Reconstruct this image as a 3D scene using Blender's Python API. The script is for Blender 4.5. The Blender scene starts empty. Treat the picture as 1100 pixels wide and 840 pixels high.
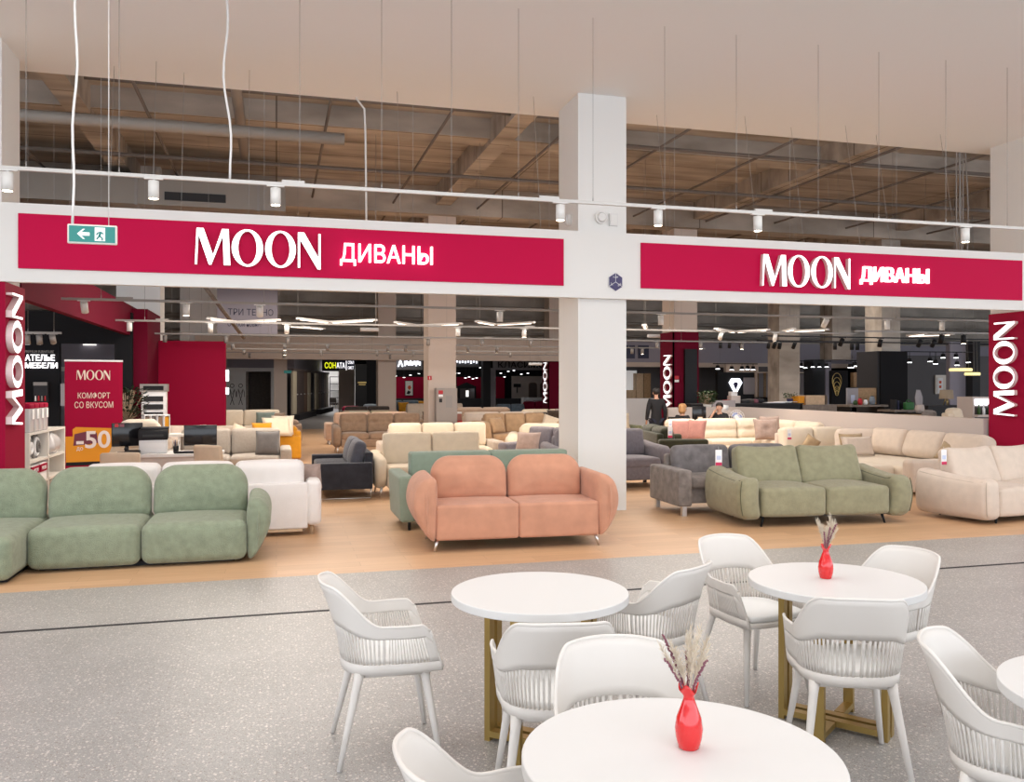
import bpy, bmesh, math, random
from mathutils import Vector, Matrix, Euler
random.seed(7)
R = math.radians
PI = math.pi
sc = bpy.context.scene
C = sc.collection

# ------------------------------------------------------------ camera, world, lights, exposure
F, CX, CY, TH, H = 921.0, 550.0, 413.0, R(15.36), 1.75
ct, st = math.cos(TH), math.sin(TH)
cam = bpy.data.cameras.new('camera')
cam.sensor_width = 36.0
cam.lens = 36.0 * F / 1100.0
cam.shift_y = -(420.0 - CY) / 1100.0
cam.clip_end = 300
co = bpy.data.objects.new('camera', cam)
C.objects.link(co)
co.location = (0, 0, H)
co.rotation_euler = (R(90), 0, -TH)
sc.camera = co

sc.view_settings.view_transform = 'Standard'
sc.view_settings.look = 'None'
sc.view_settings.gamma = 1
sc.view_settings.use_curve_mapping = False
sc.view_settings.exposure = 0.0

w = bpy.data.worlds.new('world')
sc.world = w
w.use_nodes = True
w.node_tree.nodes['Background'].inputs[0].default_value = (0.86, 0.92, 1.0, 1)
w.node_tree.nodes['Background'].inputs[1].default_value = 3.0

FRONT_W, SPOT_W, HALL_W = 148.0, 75.0, 380.0


def lamp(name, kind, loc, power, col, size=.1, rot=(0, 0, 0), parent=None, cone=100, size_y=None):
    l = bpy.data.lights.new(name, kind)
    l.energy = power
    l.color = col
    if kind == 'AREA':
        l.shape = 'RECTANGLE'
        l.size = size
        l.size_y = size_y or size
    else:
        l.shadow_soft_size = size
    if kind == 'SPOT':
        l.spot_size = R(cone)
        l.spot_blend = .8
    o = bpy.data.objects.new(name, l)
    C.objects.link(o)
    o.location = loc
    o.rotation_euler = rot
    o.parent = parent
    return o


# unseen area lights added below the mall ceiling, brightening floor, tables and bounce
for lx, ly in ((-13, 5), (-6.5, 5), (0, 5), (6.5, 5), (13, 5), (19.5, 5), (-7, -2), (2, -2), (11, -2)):
    lamp('mall_fill_light', 'AREA', (lx, ly, 5.5), FRONT_W, (1, .965, .925), 4.5)
# added fill lights without fixtures, hidden by the fascia, to brighten the shop
HALL = [(0.4, 16.4), (7.6, 16.4), (0.4, 26.5), (7.6, 26.5), (15.5, 24.5), (4.5, 42)]
for lx, ly in HALL:
    lamp('shop_fill_light', 'AREA', (lx, ly, 4.0 if ly < 20 else 4.9), HALL_W * (1 if ly < 20 else .55), (1, .90, .79), 4.4)


# ------------------------------------------------------------ unprojection
def ray(px, py=CY):
    u = (px - CX) / F
    v = (CY - py) / F
    return st + u * ct, ct - u * st, v


def XA(px, Y):
    d = ray(px)
    return d[0] / d[1] * Y


def at(px, py, Y):
    d = ray(px, py)
    t = Y / d[1]
    return Vector((d[0] * t, Y, H + d[2] * t))


def ZA(px, py, Y):
    return at(px, py, Y).z


def fl(px, py, z=0.0):
    d = ray(px, py)
    t = (z - H) / d[2]
    return Vector((d[0] * t, d[1] * t, z))


# ------------------------------------------------------------ materials
M = {}


def nt(m):
    return m.node_tree.nodes, m.node_tree.links


def mat(name, col, rough=.6, metal=0.0, bump=0.0, bscale=60, var=0.0, vscale=6, sheen=0, emit=None, es=1.0, spec=.5,
        coat=0, alpha=None, trans=0):
    m = bpy.data.materials.new(name)
    m.use_nodes = True
    n, l = nt(m)
    b = n['Principled BSDF']
    b.inputs['Base Color'].default_value = (*col, 1)
    b.inputs['Roughness'].default_value = rough
    b.inputs['Metallic'].default_value = metal
    b.inputs['Specular IOR Level'].default_value = spec
    b.inputs['Sheen Weight'].default_value = sheen
    b.inputs['Coat Weight'].default_value = coat
    b.inputs['Transmission Weight'].default_value = trans
    if emit:
        b.inputs['Emission Color'].default_value = (*emit, 1)
        b.inputs['Emission Strength'].default_value = es
    tc = n.new('ShaderNodeTexCoord')
    if var:
        no = n.new('ShaderNodeTexNoise')
        no.inputs['Scale'].default_value = vscale
        no.inputs['Detail'].default_value = 6
        l.new(tc.outputs['Object'], no.inputs['Vector'])
        r = n.new('ShaderNodeValToRGB')
        r.color_ramp.elements[0].position = .3
        r.color_ramp.elements[1].position = .7
        r.color_ramp.elements[0].color = (*[c * (1 - var) for c in col], 1)
        r.color_ramp.elements[1].color = (*[min(1, c * (1 + var)) for c in col], 1)
        l.new(no.outputs['Fac'], r.inputs['Fac'])
        l.new(r.outputs['Color'], b.inputs['Base Color'])
    if bump:
        nb = n.new('ShaderNodeTexNoise')
        nb.inputs['Scale'].default_value = bscale
        nb.inputs['Detail'].default_value = 3
        l.new(tc.outputs['Object'], nb.inputs['Vector'])
        bp = n.new('ShaderNodeBump')
        bp.inputs['Strength'].default_value = bump
        bp.inputs['Distance'].default_value = .01
        l.new(nb.outputs['Fac'], bp.inputs['Height'])
        l.new(bp.outputs['Normal'], b.inputs['Normal'])
    M[name] = m
    return m


def fabric(name, col, var=.10, vs=9, bump=.5, bs=160, sheen=.25):
    return mat(name, col, .92, 0, bump, bs, var, vs, sheen, spec=.2)


mat('white_paint', (.80, .79, .77), .75)
mat('ceiling_white', (.87, .87, .87), .9)
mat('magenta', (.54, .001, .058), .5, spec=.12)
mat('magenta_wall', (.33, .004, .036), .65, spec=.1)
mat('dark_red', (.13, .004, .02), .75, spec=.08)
mat('glow', (1, 1, 1), .5, emit=(1, .97, .99), es=1.5)
mat('glow_cool', (1, 1, 1), .5, emit=(.86, .9, 1), es=2.0)
mat('glow_soft', (1, 1, 1), .5, emit=(1, .97, .92), es=1.0)
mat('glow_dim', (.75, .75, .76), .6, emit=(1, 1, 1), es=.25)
mat('glow_warm', (1, 1, 1), .5, emit=(1, .86, .66), es=14)
mat('glow_yellow', (1, .9, .1), .5, emit=(.85, .9, .02), es=1.3)
mat('linear_glow', (1, 1, 1), .5, emit=(1, .82, .68), es=2.6)
mat('letter_side', (.80, .62, .62), .5)
mat('duct', (.30, .27, .24), .6, .2)
mat('pipe_paint', (.16, .13, .11), .7)
mat('white_plastic', (.76, .72, .68), .42, spec=.4)
mat('pad_white', (.88, .88, .87), .7, bump=.1, bscale=200)
mat('table_white', (.74, .73, .72), .42)
mat('gold', (.42, .29, .095), .38, .75)
mat('metal', (.72, .71, .70), .28, 1)
mat('grey_metal', (.30, .28, .265), .55, .2)
mat('track_white', (.58, .56, .54), .5)
mat('spot_white', (.70, .69, .67), .4)
mat('black', (.010, .010, .012), .5, spec=.25)
mat('black_wall', (.011, .011, .013), .75, spec=.12)
mat('charcoal', (.030, .030, .034), .65, spec=.2)
mat('wire', (.32, .31, .30), .5, .4)
mat('cable_white', (.75, .74, .73), .5)
mat('dark_slot', (.02, .02, .022), .7)
mat('beige_paint', (.60, .50, .43), .8)
mat('grey_paint', (.34, .32, .34), .8)
mat('lilac_grey', (.30, .28, .33), .8)
mat('mid_grey', (.13, .128, .135), .8, spec=.2)
mat('corridor_tile', (.24, .23, .24), .45)
mat('low_wall', (.56, .49, .46), .8)
mat('door_beige', (.62, .54, .40), .6)
mat('door_dark', (.10, .075, .07), .6)
mat('door_brown', (.19, .12, .085), .6)
mat('wood_mid', (.36, .22, .11), .6, var=.2, vscale=12)
mat('wood_light', (.58, .42, .27), .6, var=.12, vscale=12)
mat('wood_grey', (.20, .165, .14), .6, var=.2, vscale=12)
mat('exit_green', (.02, .19, .17), .4, emit=(.01, .12, .11), es=.5)
mat('sign_white', (.9, .9, .9), .5, emit=(1, 1, 1), es=.25)
mat('navy_sign', (.02, .022, .06), .5)
mat('violet_logo', (.05, .04, .13), .5)
mat('red_vase', (.70, .012, .014), .12, coat=.6)
mat('dry_grass', (.78, .68, .55), .9)
mat('dry_purple', (.24, .09, .12), .9)
mat('stem', (.40, .30, .20), .9)
mat('leaf', (.03, .085, .02), .6, var=.3)
mat('leaf_dark', (.012, .03, .012), .6, var=.3)
mat('pot', (.55, .53, .5), .6)
mat('skin', (.52, .29, .20), .6)
mat('hair_black', (.012, .010, .010), .6)
mat('hair_brown', (.03, .02, .014), .6)
mat('hair_blond', (.42, .22, .09), .6)
mat('cloth_black', (.012, .012, .015), .9)
mat('denim', (.012, .014, .03), .9)
mat('cloth_white', (.7, .68, .66), .9)
mat('screen', (.008, .008, .010), .15)
mat('shelf_white', (.74, .71, .66), .5)
mat('cream_text', (.80, .66, .56), .7)
mat('text_light', (.82, .74, .72), .7)
mat('yellow_print', (.75, .30, .012), .7)
mat('plum_print', (.16, .03, .06), .7)
mat('plastic_clear', (.55, .54, .55), .2, spec=.8)
mat('paper', (.85, .85, .86), .7)
mat('tag_blue', (.55, .62, .80), .7)
mat('tag_red', (.55, .03, .10), .7)
mat('cream_leather', (.70, .56, .40), .5)
mat('blue_blade', (.25, .33, .62), .3)
mat('lamp_shade', (.36, .28, .20), .8)
mat('brass', (.55, .40, .15), .3, 1)
mat('chandelier', (.75, .65, .35), .3, .4, emit=(1, .85, .4), es=.9)
mat('printer_white', (.66, .65, .65), .5)
mat('green_bag', (.02, .13, .03), .6)
mat('art_white', (.72, .70, .68), .7)
mat('art_orange', (.62, .10, .03), .7)
mat('red_label', (.50, .02, .03), .6)
mat('cabinet_grey', (.34, .30, .27), .55, .2)
mat('glass_dark', (.09, .075, .075), .1)
mat('rubber', (.05, .05, .05), .7)
mat('whiteboard', (.72, .68, .62), .6)
mat('pink_obj', (.55, .03, .10), .6)
mat('blue_grey', (.20, .24, .29), .8)

fabric('f_green', (.258, .300, .210), .12, 14, .9, 110)
fabric('f_white', (.86, .82, .80), .02, 10)
fabric('f_orange', (.57, .285, .185), .09, 6, .35, 220)
fabric('f_sage', (.27, .335, .26), .06)
fabric('f_navy', (.030, .031, .040), .25, 7)
fabric('f_navy_pillow', (.085, .085, .105), .15)
fabric('f_cream', (.70, .59, .45), .04)
fabric('f_beige', (.52, .43, .35), .06)
fabric('f_greige', (.42, .365, .31), .06, 30, .8, 200)
fabric('f_brown', (.31, .205, .135), .12)
fabric('f_tan', (.46, .30, .175), .12)
fabric('f_pinkbeige', (.56, .39, .29), .08)
fabric('f_taupe', (.30, .22, .165), .1)
fabric('f_yellow', (.62, .28, .02), .08)
fabric('f_mauve', (.195, .175, .195), .12, 20)
fabric('f_dkgreen', (.040, .040, .022), .2)
fabric('f_olivefar', (.24, .25, .14), .12)
fabric('f_velvet', (.245, .215, .200), .30, 9)
fabric('f_velvet_pillow', (.20, .185, .19), .25, 9)
fabric('f_olive', (.305, .290, .185), .11, 12, .7, 140)
fabric('f_olive_seam', (.10, .105, .055), .1)
fabric('f_ivory', (.78, .68, .55), .03)
fabric('f_sand', (.69, .58, .49), .05)
fabric('f_pink', (.42, .20, .17), .12)
fabric('f_taupepillow', (.40, .30, .26), .15)
fabric('f_gold', (.45, .33, .20), .15)
fabric('f_grey', (.16, .15, .145), .12)
fabric('f_dark', (.055, .045, .04), .2)
fabric('f_fur', (.075, .05, .035), .4, 30, 1.0, 80)
fabric('f_teal', (.20, .26, .24), .1)
fabric('f_blue', (.14, .19, .24), .15)
fabric('f_chair', (.56, .43, .31), .05)


def floor_wood():
    m = bpy.data.materials.new('oak_floor')
    m.use_nodes = True
    n, l = nt(m)
    b = n['Principled BSDF']
    tc = n.new('ShaderNodeTexCoord')
    br = n.new('ShaderNodeTexBrick')
    br.offset = .37
    br.inputs['Scale'].default_value = 1
    br.inputs['Brick Width'].default_value = 1.25
    br.inputs['Row Height'].default_value = .19
    br.inputs['Mortar Size'].default_value = .0018
    br.inputs['Bias'].default_value = 0
    br.inputs['Color1'].default_value = (.60, .375, .215, 1)
    br.inputs['Color2'].default_value = (.69, .445, .265, 1)
    br.inputs['Mortar'].default_value = (.46, .28, .16, 1)
    l.new(tc.outputs['Object'], br.inputs['Vector'])
    mp = n.new('ShaderNodeMapping')
    mp.inputs['Scale'].default_value = (1.2, 14, 1)
    l.new(tc.outputs['Object'], mp.inputs['Vector'])
    no = n.new('ShaderNodeTexNoise')
    no.inputs['Scale'].default_value = 2.2
    no.inputs['Detail'].default_value = 8
    l.new(mp.outputs['Vector'], no.inputs['Vector'])
    mx = n.new('ShaderNodeMix')
    mx.data_type = 'RGBA'
    mx.blend_type = 'MULTIPLY'
    mx.inputs['Factor'].default_value = .35
    l.new(br.outputs['Color'], mx.inputs['A'])
    r = n.new('ShaderNodeValToRGB')
    r.color_ramp.elements[0].position = .3
    r.color_ramp.elements[0].color = (.72, .66, .6, 1)
    r.color_ramp.elements[1].position = .65
    r.color_ramp.elements[1].color = (1, 1, 1, 1)
    l.new(no.outputs['Fac'], r.inputs['Fac'])
    l.new(r.outputs['Color'], mx.inputs['B'])
    l.new(mx.outputs['Result'], b.inputs['Base Color'])
    b.inputs['Roughness'].default_value = .38
    b.inputs['Specular IOR Level'].default_value = .35
    M['oak_floor'] = m


def floor_terrazzo():
    m = bpy.data.materials.new('terrazzo')
    m.use_nodes = True
    n, l = nt(m)
    b = n['Principled BSDF']
    tc = n.new('ShaderNodeTexCoord')
    cur = None
    base = n.new('ShaderNodeTexNoise')
    base.inputs['Scale'].default_value = 1.6
    base.inputs['Detail'].default_value = 5
    l.new(tc.outputs['Object'], base.inputs['Vector'])
    rb = n.new('ShaderNodeValToRGB')
    rb.color_ramp.elements[0].position = .3
    rb.color_ramp.elements[0].color = (.345, .335, .325, 1)
    rb.color_ramp.elements[1].position = .7
    rb.color_ramp.elements[1].color = (.405, .395, .385, 1)
    l.new(base.outputs['Fac'], rb.inputs['Fac'])
    cur = rb.outputs['Color']
    for sc_, c, th, seed in ((46, (.66, .62, .58, 1), .17, 0), (60, (.24, .20, .17, 1), .13, 5), (120, (.60, .57, .53, 1), .2, 9),
                             (150, (.30, .27, .25, 1), .2, 13)):
        mp = n.new('ShaderNodeMapping')
        mp.inputs['Location'].default_value = (seed, seed * .7, 0)
        mp.inputs['Rotation'].default_value = (0, 0, seed)
        l.new(tc.outputs['Object'], mp.inputs['Vector'])
        v = n.new('ShaderNodeTexVoronoi')
        v.inputs['Scale'].default_value = sc_
        v.inputs['Randomness'].default_value = 1
        l.new(mp.outputs['Vector'], v.inputs['Vector'])
        # chips: only some cells, chosen by cell colour
        sx = n.new('ShaderNodeSeparateColor')
        l.new(v.outputs['Color'], sx.inputs['Color'])
        gt = n.new('ShaderNodeMath')
        gt.operation = 'GREATER_THAN'
        gt.inputs[1].default_value = .62
        l.new(sx.outputs['Red'], gt.inputs[0])
        lt = n.new('ShaderNodeMath')
        lt.operation = 'LESS_THAN'
        lt.inputs[1].default_value = th * 2.0
        l.new(v.outputs['Distance'], lt.inputs[0])
        mu = n.new('ShaderNodeMath')
        mu.operation = 'MULTIPLY'
        l.new(gt.outputs[0], mu.inputs[0])
        l.new(lt.outputs[0], mu.inputs[1])
        m2 = n.new('ShaderNodeMath')
        m2.operation = 'MULTIPLY'
        m2.inputs[1].default_value = .95
        l.new(mu.outputs[0], m2.inputs[0])
        mx = n.new('ShaderNodeMix')
        mx.data_type = 'RGBA'
        l.new(m2.outputs[0], mx.inputs['Factor'])
        l.new(cur, mx.inputs['A'])
        mx.inputs['B'].default_value = c
        cur = mx.outputs['Result']
    br = n.new('ShaderNodeTexBrick')
    br.offset = 0
    br.inputs['Scale'].default_value = 1
    br.inputs['Brick Width'].default_value = .6
    br.inputs['Row Height'].default_value = .6
    br.inputs['Mortar Size'].default_value = .0015
    br.inputs['Color1'].default_value = (1, 1, 1, 1)
    br.inputs['Color2'].default_value = (.95, .95, .955, 1)
    br.inputs['Mortar'].default_value = (.84, .83, .82, 1)
    l.new(tc.outputs['Object'], br.inputs['Vector'])
    mx = n.new('ShaderNodeMix')
    mx.data_type = 'RGBA'
    mx.blend_type = 'MULTIPLY'
    mx.inputs['Factor'].default_value = 1
    l.new(cur, mx.inputs['A'])
    l.new(br.outputs['Color'], mx.inputs['B'])
    l.new(mx.outputs['Result'], b.inputs['Base Color'])
    b.inputs['Roughness'].default_value = .36
    b.inputs['Specular IOR Level'].default_value = .32
    M['terrazzo'] = m


def concrete():
    m = bpy.data.materials.new('concrete')
    m.use_nodes = True
    n, l = nt(m)
    b = n['Principled BSDF']
    tc = n.new('ShaderNodeTexCoord')
    mp = n.new('ShaderNodeMapping')
    mp.inputs['Scale'].default_value = (.35, 1.6, 1)
    l.new(tc.outputs['Object'], mp.inputs['Vector'])
    no = n.new('ShaderNodeTexNoise')
    no.inputs['Scale'].default_value = 1.4
    no.inputs['Detail'].default_value = 9
    l.new(mp.outputs['Vector'], no.inputs['Vector'])
    r = n.new('ShaderNodeValToRGB')
    r.color_ramp.elements[0].position = .3
    r.color_ramp.elements[0].color = (.27, .235, .20, 1)
    r.color_ramp.elements[1].position = .7
    r.color_ramp.elements[1].color = (.56, .50, .44, 1)
    l.new(no.outputs['Fac'], r.inputs['Fac'])
    br = n.new('ShaderNodeTexBrick')
    br.offset = 0
    br.inputs['Scale'].default_value = 1
    br.inputs['Brick Width'].default_value = 6
    br.inputs['Row Height'].default_value = 1.2
    br.inputs['Mortar Size'].default_value = .018
    br.inputs['Color1'].default_value = (1, 1, 1, 1)
    br.inputs['Color2'].default_value = (.86, .86, .86, 1)
    br.inputs['Mortar'].default_value = (.38, .36, .34, 1)
    l.new(tc.outputs['Object'], br.inputs['Vector'])
    mx = n.new('ShaderNodeMix')
    mx.data_type = 'RGBA'
    mx.blend_type = 'MULTIPLY'
    mx.inputs['Factor'].default_value = 1
    l.new(r.outputs['Color'], mx.inputs['A'])
    l.new(br.outputs['Color'], mx.inputs['B'])
    l.new(mx.outputs['Result'], b.inputs['Base Color'])
    b.inputs['Roughness'].default_value = .95
    M['concrete'] = m


floor_wood()
floor_terrazzo()
concrete()


# ------------------------------------------------------------ mesh builder
class MB:
    def __init__(s):
        s.v = []
        s.f = []
        s.mi = []
        s.sm = []

    def add(s, verts, faces, mi=0, smooth=False, T=None):
        k = len(s.v)
        for p in verts:
            p = Vector(p)
            s.v.append(T @ p if T is not None else p)
        for f in faces:
            s.f.append([i + k for i in f])
            s.mi.append(mi)
            s.sm.append(smooth)
        return s

    def box(s, c, d, rz=0, mi=0, T=None):
        hx, hy, hz = d[0] / 2, d[1] / 2, d[2] / 2
        vs = [(sx * hx, sy * hy, sz * hz) for sz in (-1, 1) for sy in (-1, 1) for sx in (-1, 1)]
        fs = [(0, 2, 3, 1), (4, 5, 7, 6), (0, 1, 5, 4), (2, 6, 7, 3), (0, 4, 6, 2), (1, 3, 7, 5)]
        t = Matrix.Translation(c) @ Matrix.Rotation(rz, 4, 'Z')
        return s.add(vs, fs, mi, False, T @ t if T is not None else t)

    def span(s, a, b, mi=0):
        return s.box([(a[i] + b[i]) / 2 for i in range(3)], [abs(b[i] - a[i]) for i in range(3)], 0, mi)

    def prism(s, pts, z0, z1, T=None, mi=0, smooth=False):
        """closed 2D outline (CCW) extruded along local z"""
        n = len(pts)
        vs = [(p[0], p[1], z0) for p in pts] + [(p[0], p[1], z1) for p in pts]
        fs = [list(range(n - 1, -1, -1)), list(range(n, 2 * n))]
        s.add(vs, fs, mi, False, T)
        k = len(s.v) - 2 * n
        for i in range(n):
            j = (i + 1) % n
            s.f.append([k + i, k + j, k + n + j, k + n + i])
            s.mi.append(mi)
            s.sm.append(smooth)
        return s

    def cyl(s, a, b, r0, r1=None, n=16, mi=0, caps=True, smooth=True):
        r1 = r0 if r1 is None else r1
        a, b = Vector(a), Vector(b)
        q = (b - a).to_track_quat('Z', 'Y').to_matrix()
        vs = []
        for p, r in ((a, r0), (b, r1)):
            for i in range(n):
                t = 2 * PI * i / n
                vs.append(p + q @ Vector((r * math.cos(t), r * math.sin(t), 0)))
        fs = [(i, (i + 1) % n, n + (i + 1) % n, n + i) for i in range(n)]
        s.add(vs, fs, mi, smooth)
        if caps:
            k = len(s.v) - 2 * n
            s.f += [[k + i for i in range(n - 1, -1, -1)], [k + n + i for i in range(n)]]
            s.mi += [mi, mi]
            s.sm += [False, False]
        return s

    def tube(s, pts, r, n=8, mi=0, caps=True):
        pts = [Vector(p) for p in pts]
        rs = r if isinstance(r, (list, tuple)) else [r] * len(pts)
        up = None
        vs = []
        for i, p in enumerate(pts):
            d = (pts[min(i + 1, len(pts) - 1)] - pts[max(i - 1, 0)]).normalized()
            if up is None:
                up = Vector((0, 0, 1)) if abs(d.z) < .9 else Vector((1, 0, 0))
            x = up.cross(d).normalized()
            y = d.cross(x)
            up = y
            for k in range(n):
                t = 2 * PI * k / n
                vs.append(p + rs[i] * (math.cos(t) * x + math.sin(t) * y))
        fs = []
        for i in range(len(pts) - 1):
            for k in range(n):
                fs.append((i * n + k, i * n + (k + 1) % n, (i + 1) * n + (k + 1) % n, (i + 1) * n + k))
        s.add(vs, fs, mi, True)
        if caps:
            b = len(s.v) - len(pts) * n
            s.f += [[b + k for k in range(n - 1, -1, -1)], [b + (len(pts) - 1) * n + k for k in range(n)]]
            s.mi += [mi, mi]
            s.sm += [False, False]
        return s

    def lathe(s, prof, c=(0, 0, 0), n=32, mi=0, fn=None, T=None):
        c = Vector(c)
        vs = []
        for i, (r, z) in enumerate(prof):
            for k in range(n):
                t = 2 * PI * k / n
                p = Vector((r * math.cos(t), r * math.sin(t), z))
                if fn:
                    p = fn(p, i, t)
                vs.append(c + p)
        fs = []
        for i in range(len(prof) - 1):
            for k in range(n):
                fs.append((i * n + k, i * n + (k + 1) % n, (i + 1) * n + (k + 1) % n, (i + 1) * n + k))
        return s.add(vs, fs, mi, True, T)

    def soft(s, c, d, r=.05, puff=(0, 0, 0), ni=5, nr=3, fn=None, rot=None, mi=0):
        """rounded, optionally puffed box; fn deforms local points"""
        h = [x / 2 for x in d]
        r = min(r, min(h) * .98)
        ax = []
        for i in range(3):
            inn = h[i] - r
            a = [inn + r * math.tan(R(45 * k / nr)) for k in range(1, nr + 1)]
            ax.append([-x for x in reversed(a)] + [-inn + 2 * inn * k / ni for k in range(ni + 1)] + a)
        vs = []
        fs = []
        key = {}

        def vert(p):
            kk = (round(p[0], 5), round(p[1], 5), round(p[2], 5))
            if kk in key:
                return key[kk]
            q = [max(-(h[i] - r), min(h[i] - r, p[i])) for i in range(3)]
            dd = Vector([p[i] - q[i] for i in range(3)])
            o = Vector(q) + (dd.normalized() * r if dd.length > 1e-9 else dd)
            for i in range(3):
                if puff[i]:
                    j, k = (i + 1) % 3, (i + 2) % 3
                    g = max(0, 1 - (o[j] / h[j]) ** 2) * max(0, 1 - (o[k] / h[k]) ** 2)
                    o[i] += puff[i] * g * o[i] / h[i]
            if fn:
                o = Vector(fn(o))
            key[kk] = len(vs)
            vs.append(o)
            return key[kk]

        for i in range(3):
            j, k = (i + 1) % 3, (i + 2) % 3
            for sg in (-1, 1):
                for a in range(len(ax[j]) - 1):
                    for b in range(len(ax[k]) - 1):
                        q = []
                        for (aa, bb) in ((a, b), (a + 1, b), (a + 1, b + 1), (a, b + 1)):
                            p = [0, 0, 0]
                            p[i] = sg * h[i]
                            p[j] = ax[j][aa]
                            p[k] = ax[k][bb]
                            q.append(vert(p))
                        if sg < 0:
                            q.reverse()
                        fs.append(q)
        T = Matrix.Translation(c)
        if rot:
            T = T @ Euler(rot).to_matrix().to_4x4()
        return s.add(vs, fs, mi, True, T)

    def blob(s, out, t, r, dome=.0, T=None, mi=0, fn=None):
        """closed outline (CCW in local xy) with thickness t along local z, rounded rim r, domed faces"""
        n = len(out)
        xs_ = [p[0] for p in out]
        ys_ = [p[1] for p in out]
        cx, cy = (min(xs_) + max(xs_)) / 2, (min(ys_) + max(ys_)) / 2
        hx, hy = (max(xs_) - min(xs_)) / 2, (max(ys_) - min(ys_)) / 2
        r = min(r, .9 * hx, .9 * hy)
        rings = []
        K = 6
        for k in range(K + 1):
            a = R(90 * k / K)
            rings.append((r * (1 - math.sin(a)), -(t / 2 - r) - r * math.cos(a)))
        for k in range(1, K + 1):
            a = R(90 * k / K)
            rings.append((r * (1 - math.cos(a)), (t / 2 - r) + r * math.sin(a)))
        fx, fy = 1 - r / hx, 1 - r / hy
        inner = [.8, .55, .3, .08]
        full = [(fx * f, fy * f, -t / 2 - dome * (1 - f * f)) for f in reversed(inner)] + [(1 - q[0] / hx, 1 - q[0] / hy, q[1]) for q in rings] \
            + [(fx * f, fy * f, t / 2 + dome * (1 - f * f)) for f in inner]
        vs = []
        for sx_, sy_, z_ in full:
            for (x, y) in out:
                o = (cx + (x - cx) * sx_, cy + (y - cy) * sy_, z_)
                vs.append(fn(o) if fn else o)
        fs = [list(range(n - 1, -1, -1))]
        m = len(full)
        for i in range(m - 1):
            for k in range(n):
                fs.append([i * n + k, i * n + (k + 1) % n, (i + 1) * n + (k + 1) % n, (i + 1) * n + k])
        fs.append([(m - 1) * n + k for k in range(n)])
        return s.add(vs, fs, mi, True, T)

    def build(s, name, mats, parent=None, loc=None, rot=None):
        me = bpy.data.meshes.new(name)
        me.from_pydata([tuple(v) for v in s.v], [], s.f)
        if not isinstance(mats, (list, tuple)):
            mats = [mats]
        for m in mats:
            me.materials.append(M[m] if isinstance(m, str) else m)
        me.polygons.foreach_set('material_index', s.mi)
        me.polygons.foreach_set('use_smooth', s.sm)
        me.update()
        o = bpy.data.objects.new(name, me)
        C.objects.link(o)
        if parent is not None:
            o.parent = parent
        if loc is not None:
            o.location = loc
        if rot is not None:
            o.rotation_euler = rot
        return o


def tag(o, label=None, cat=None, group=None, kind=None):
    if label:
        o['label'] = label
    if cat:
        o['category'] = cat
    if group:
        o['group'] = group
    if kind:
        o['kind'] = kind
    return o


def thing(name, label, cat, loc=(0, 0, 0), rz=0, group=None, rot=None):
    o = bpy.data.objects.new(name, None)
    o.empty_display_size = .1
    C.objects.link(o)
    o.location = loc
    o.rotation_euler = rot or (0, 0, rz)
    return tag(o, label, cat, group)


def struct(name, mb, mats):
    return tag(mb.build(name, mats), kind='structure')


def copy_thing(root, loc, rz, label, group=None):
    r = root.copy()
    C.objects.link(r)
    r.location = loc
    r.rotation_euler = (0, 0, rz)
    r['label'] = label
    if group:
        r['group'] = group
    for ch in list(root.children):
        c = ch.copy()
        C.objects.link(c)
        c.parent = r
        for g in list(ch.children):
            d = g.copy()
            C.objects.link(d)
            d.parent = c
    return r


def text(s, name, m, parent, wdt, hgt, depth, T, bold=0.0):
    """lettering as a mesh, scaled to wdt x hgt, centred on the origin of T (local x right, y up, z out)"""
    cu = bpy.data.curves.new('txt', 'FONT')
    cu.body = s
    cu.size = 1
    cu.extrude = .02
    cu.offset = bold
    cu.resolution_u = 6
    to = bpy.data.objects.new('txt', cu)
    C.objects.link(to)
    dg = bpy.context.evaluated_depsgraph_get()
    me = bpy.data.meshes.new_from_object(to.evaluated_get(dg))
    bpy.data.objects.remove(to)
    bpy.data.curves.remove(cu)
    xs = [v.co.x for v in me.vertices]
    ys = [v.co.y for v in me.vertices]
    x0, x1, y0, y1 = min(xs), max(xs), min(ys), max(ys)
    for v in me.vertices:
        v.co = T @ Vector(((v.co.x - (x0 + x1) / 2) / (x1 - x0) * wdt, (v.co.y - (y0 + y1) / 2) / (y1 - y0) * hgt,
                           (v.co.z + .02) / .04 * depth))
    me.materials.clear()
    me.materials.append(M[m] if isinstance(m, str) else m)
    o = bpy.data.objects.new(name, me)
    C.objects.link(o)
    o.parent = parent
    return o


def frame_T(origin, right, up):
    right, up = Vector(right).normalized(), Vector(up).normalized()
    out = right.cross(up)
    m = Matrix((right, up, out)).transposed().to_4x4()
    m.translation = Vector(origin)
    return m


# display capitals with thick and thin strokes: outlines in units of the cap height
LM = [(0, 0), (.06, 0), (.105, .82), (.40, 0), (.47, 0), (.80, .80), (.83, 0), (1.02, 0), (.97, 1), (.78, 1), (.52, .27), (.25, 1), (.05, 1)]
LN = [(0, 0), (.065, 0), (.065, .80), (.60, -.03), (.69, -.03), (.69, .98), (.625, .98), (.625, .30), (.19, 1), (0, 1)]


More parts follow.
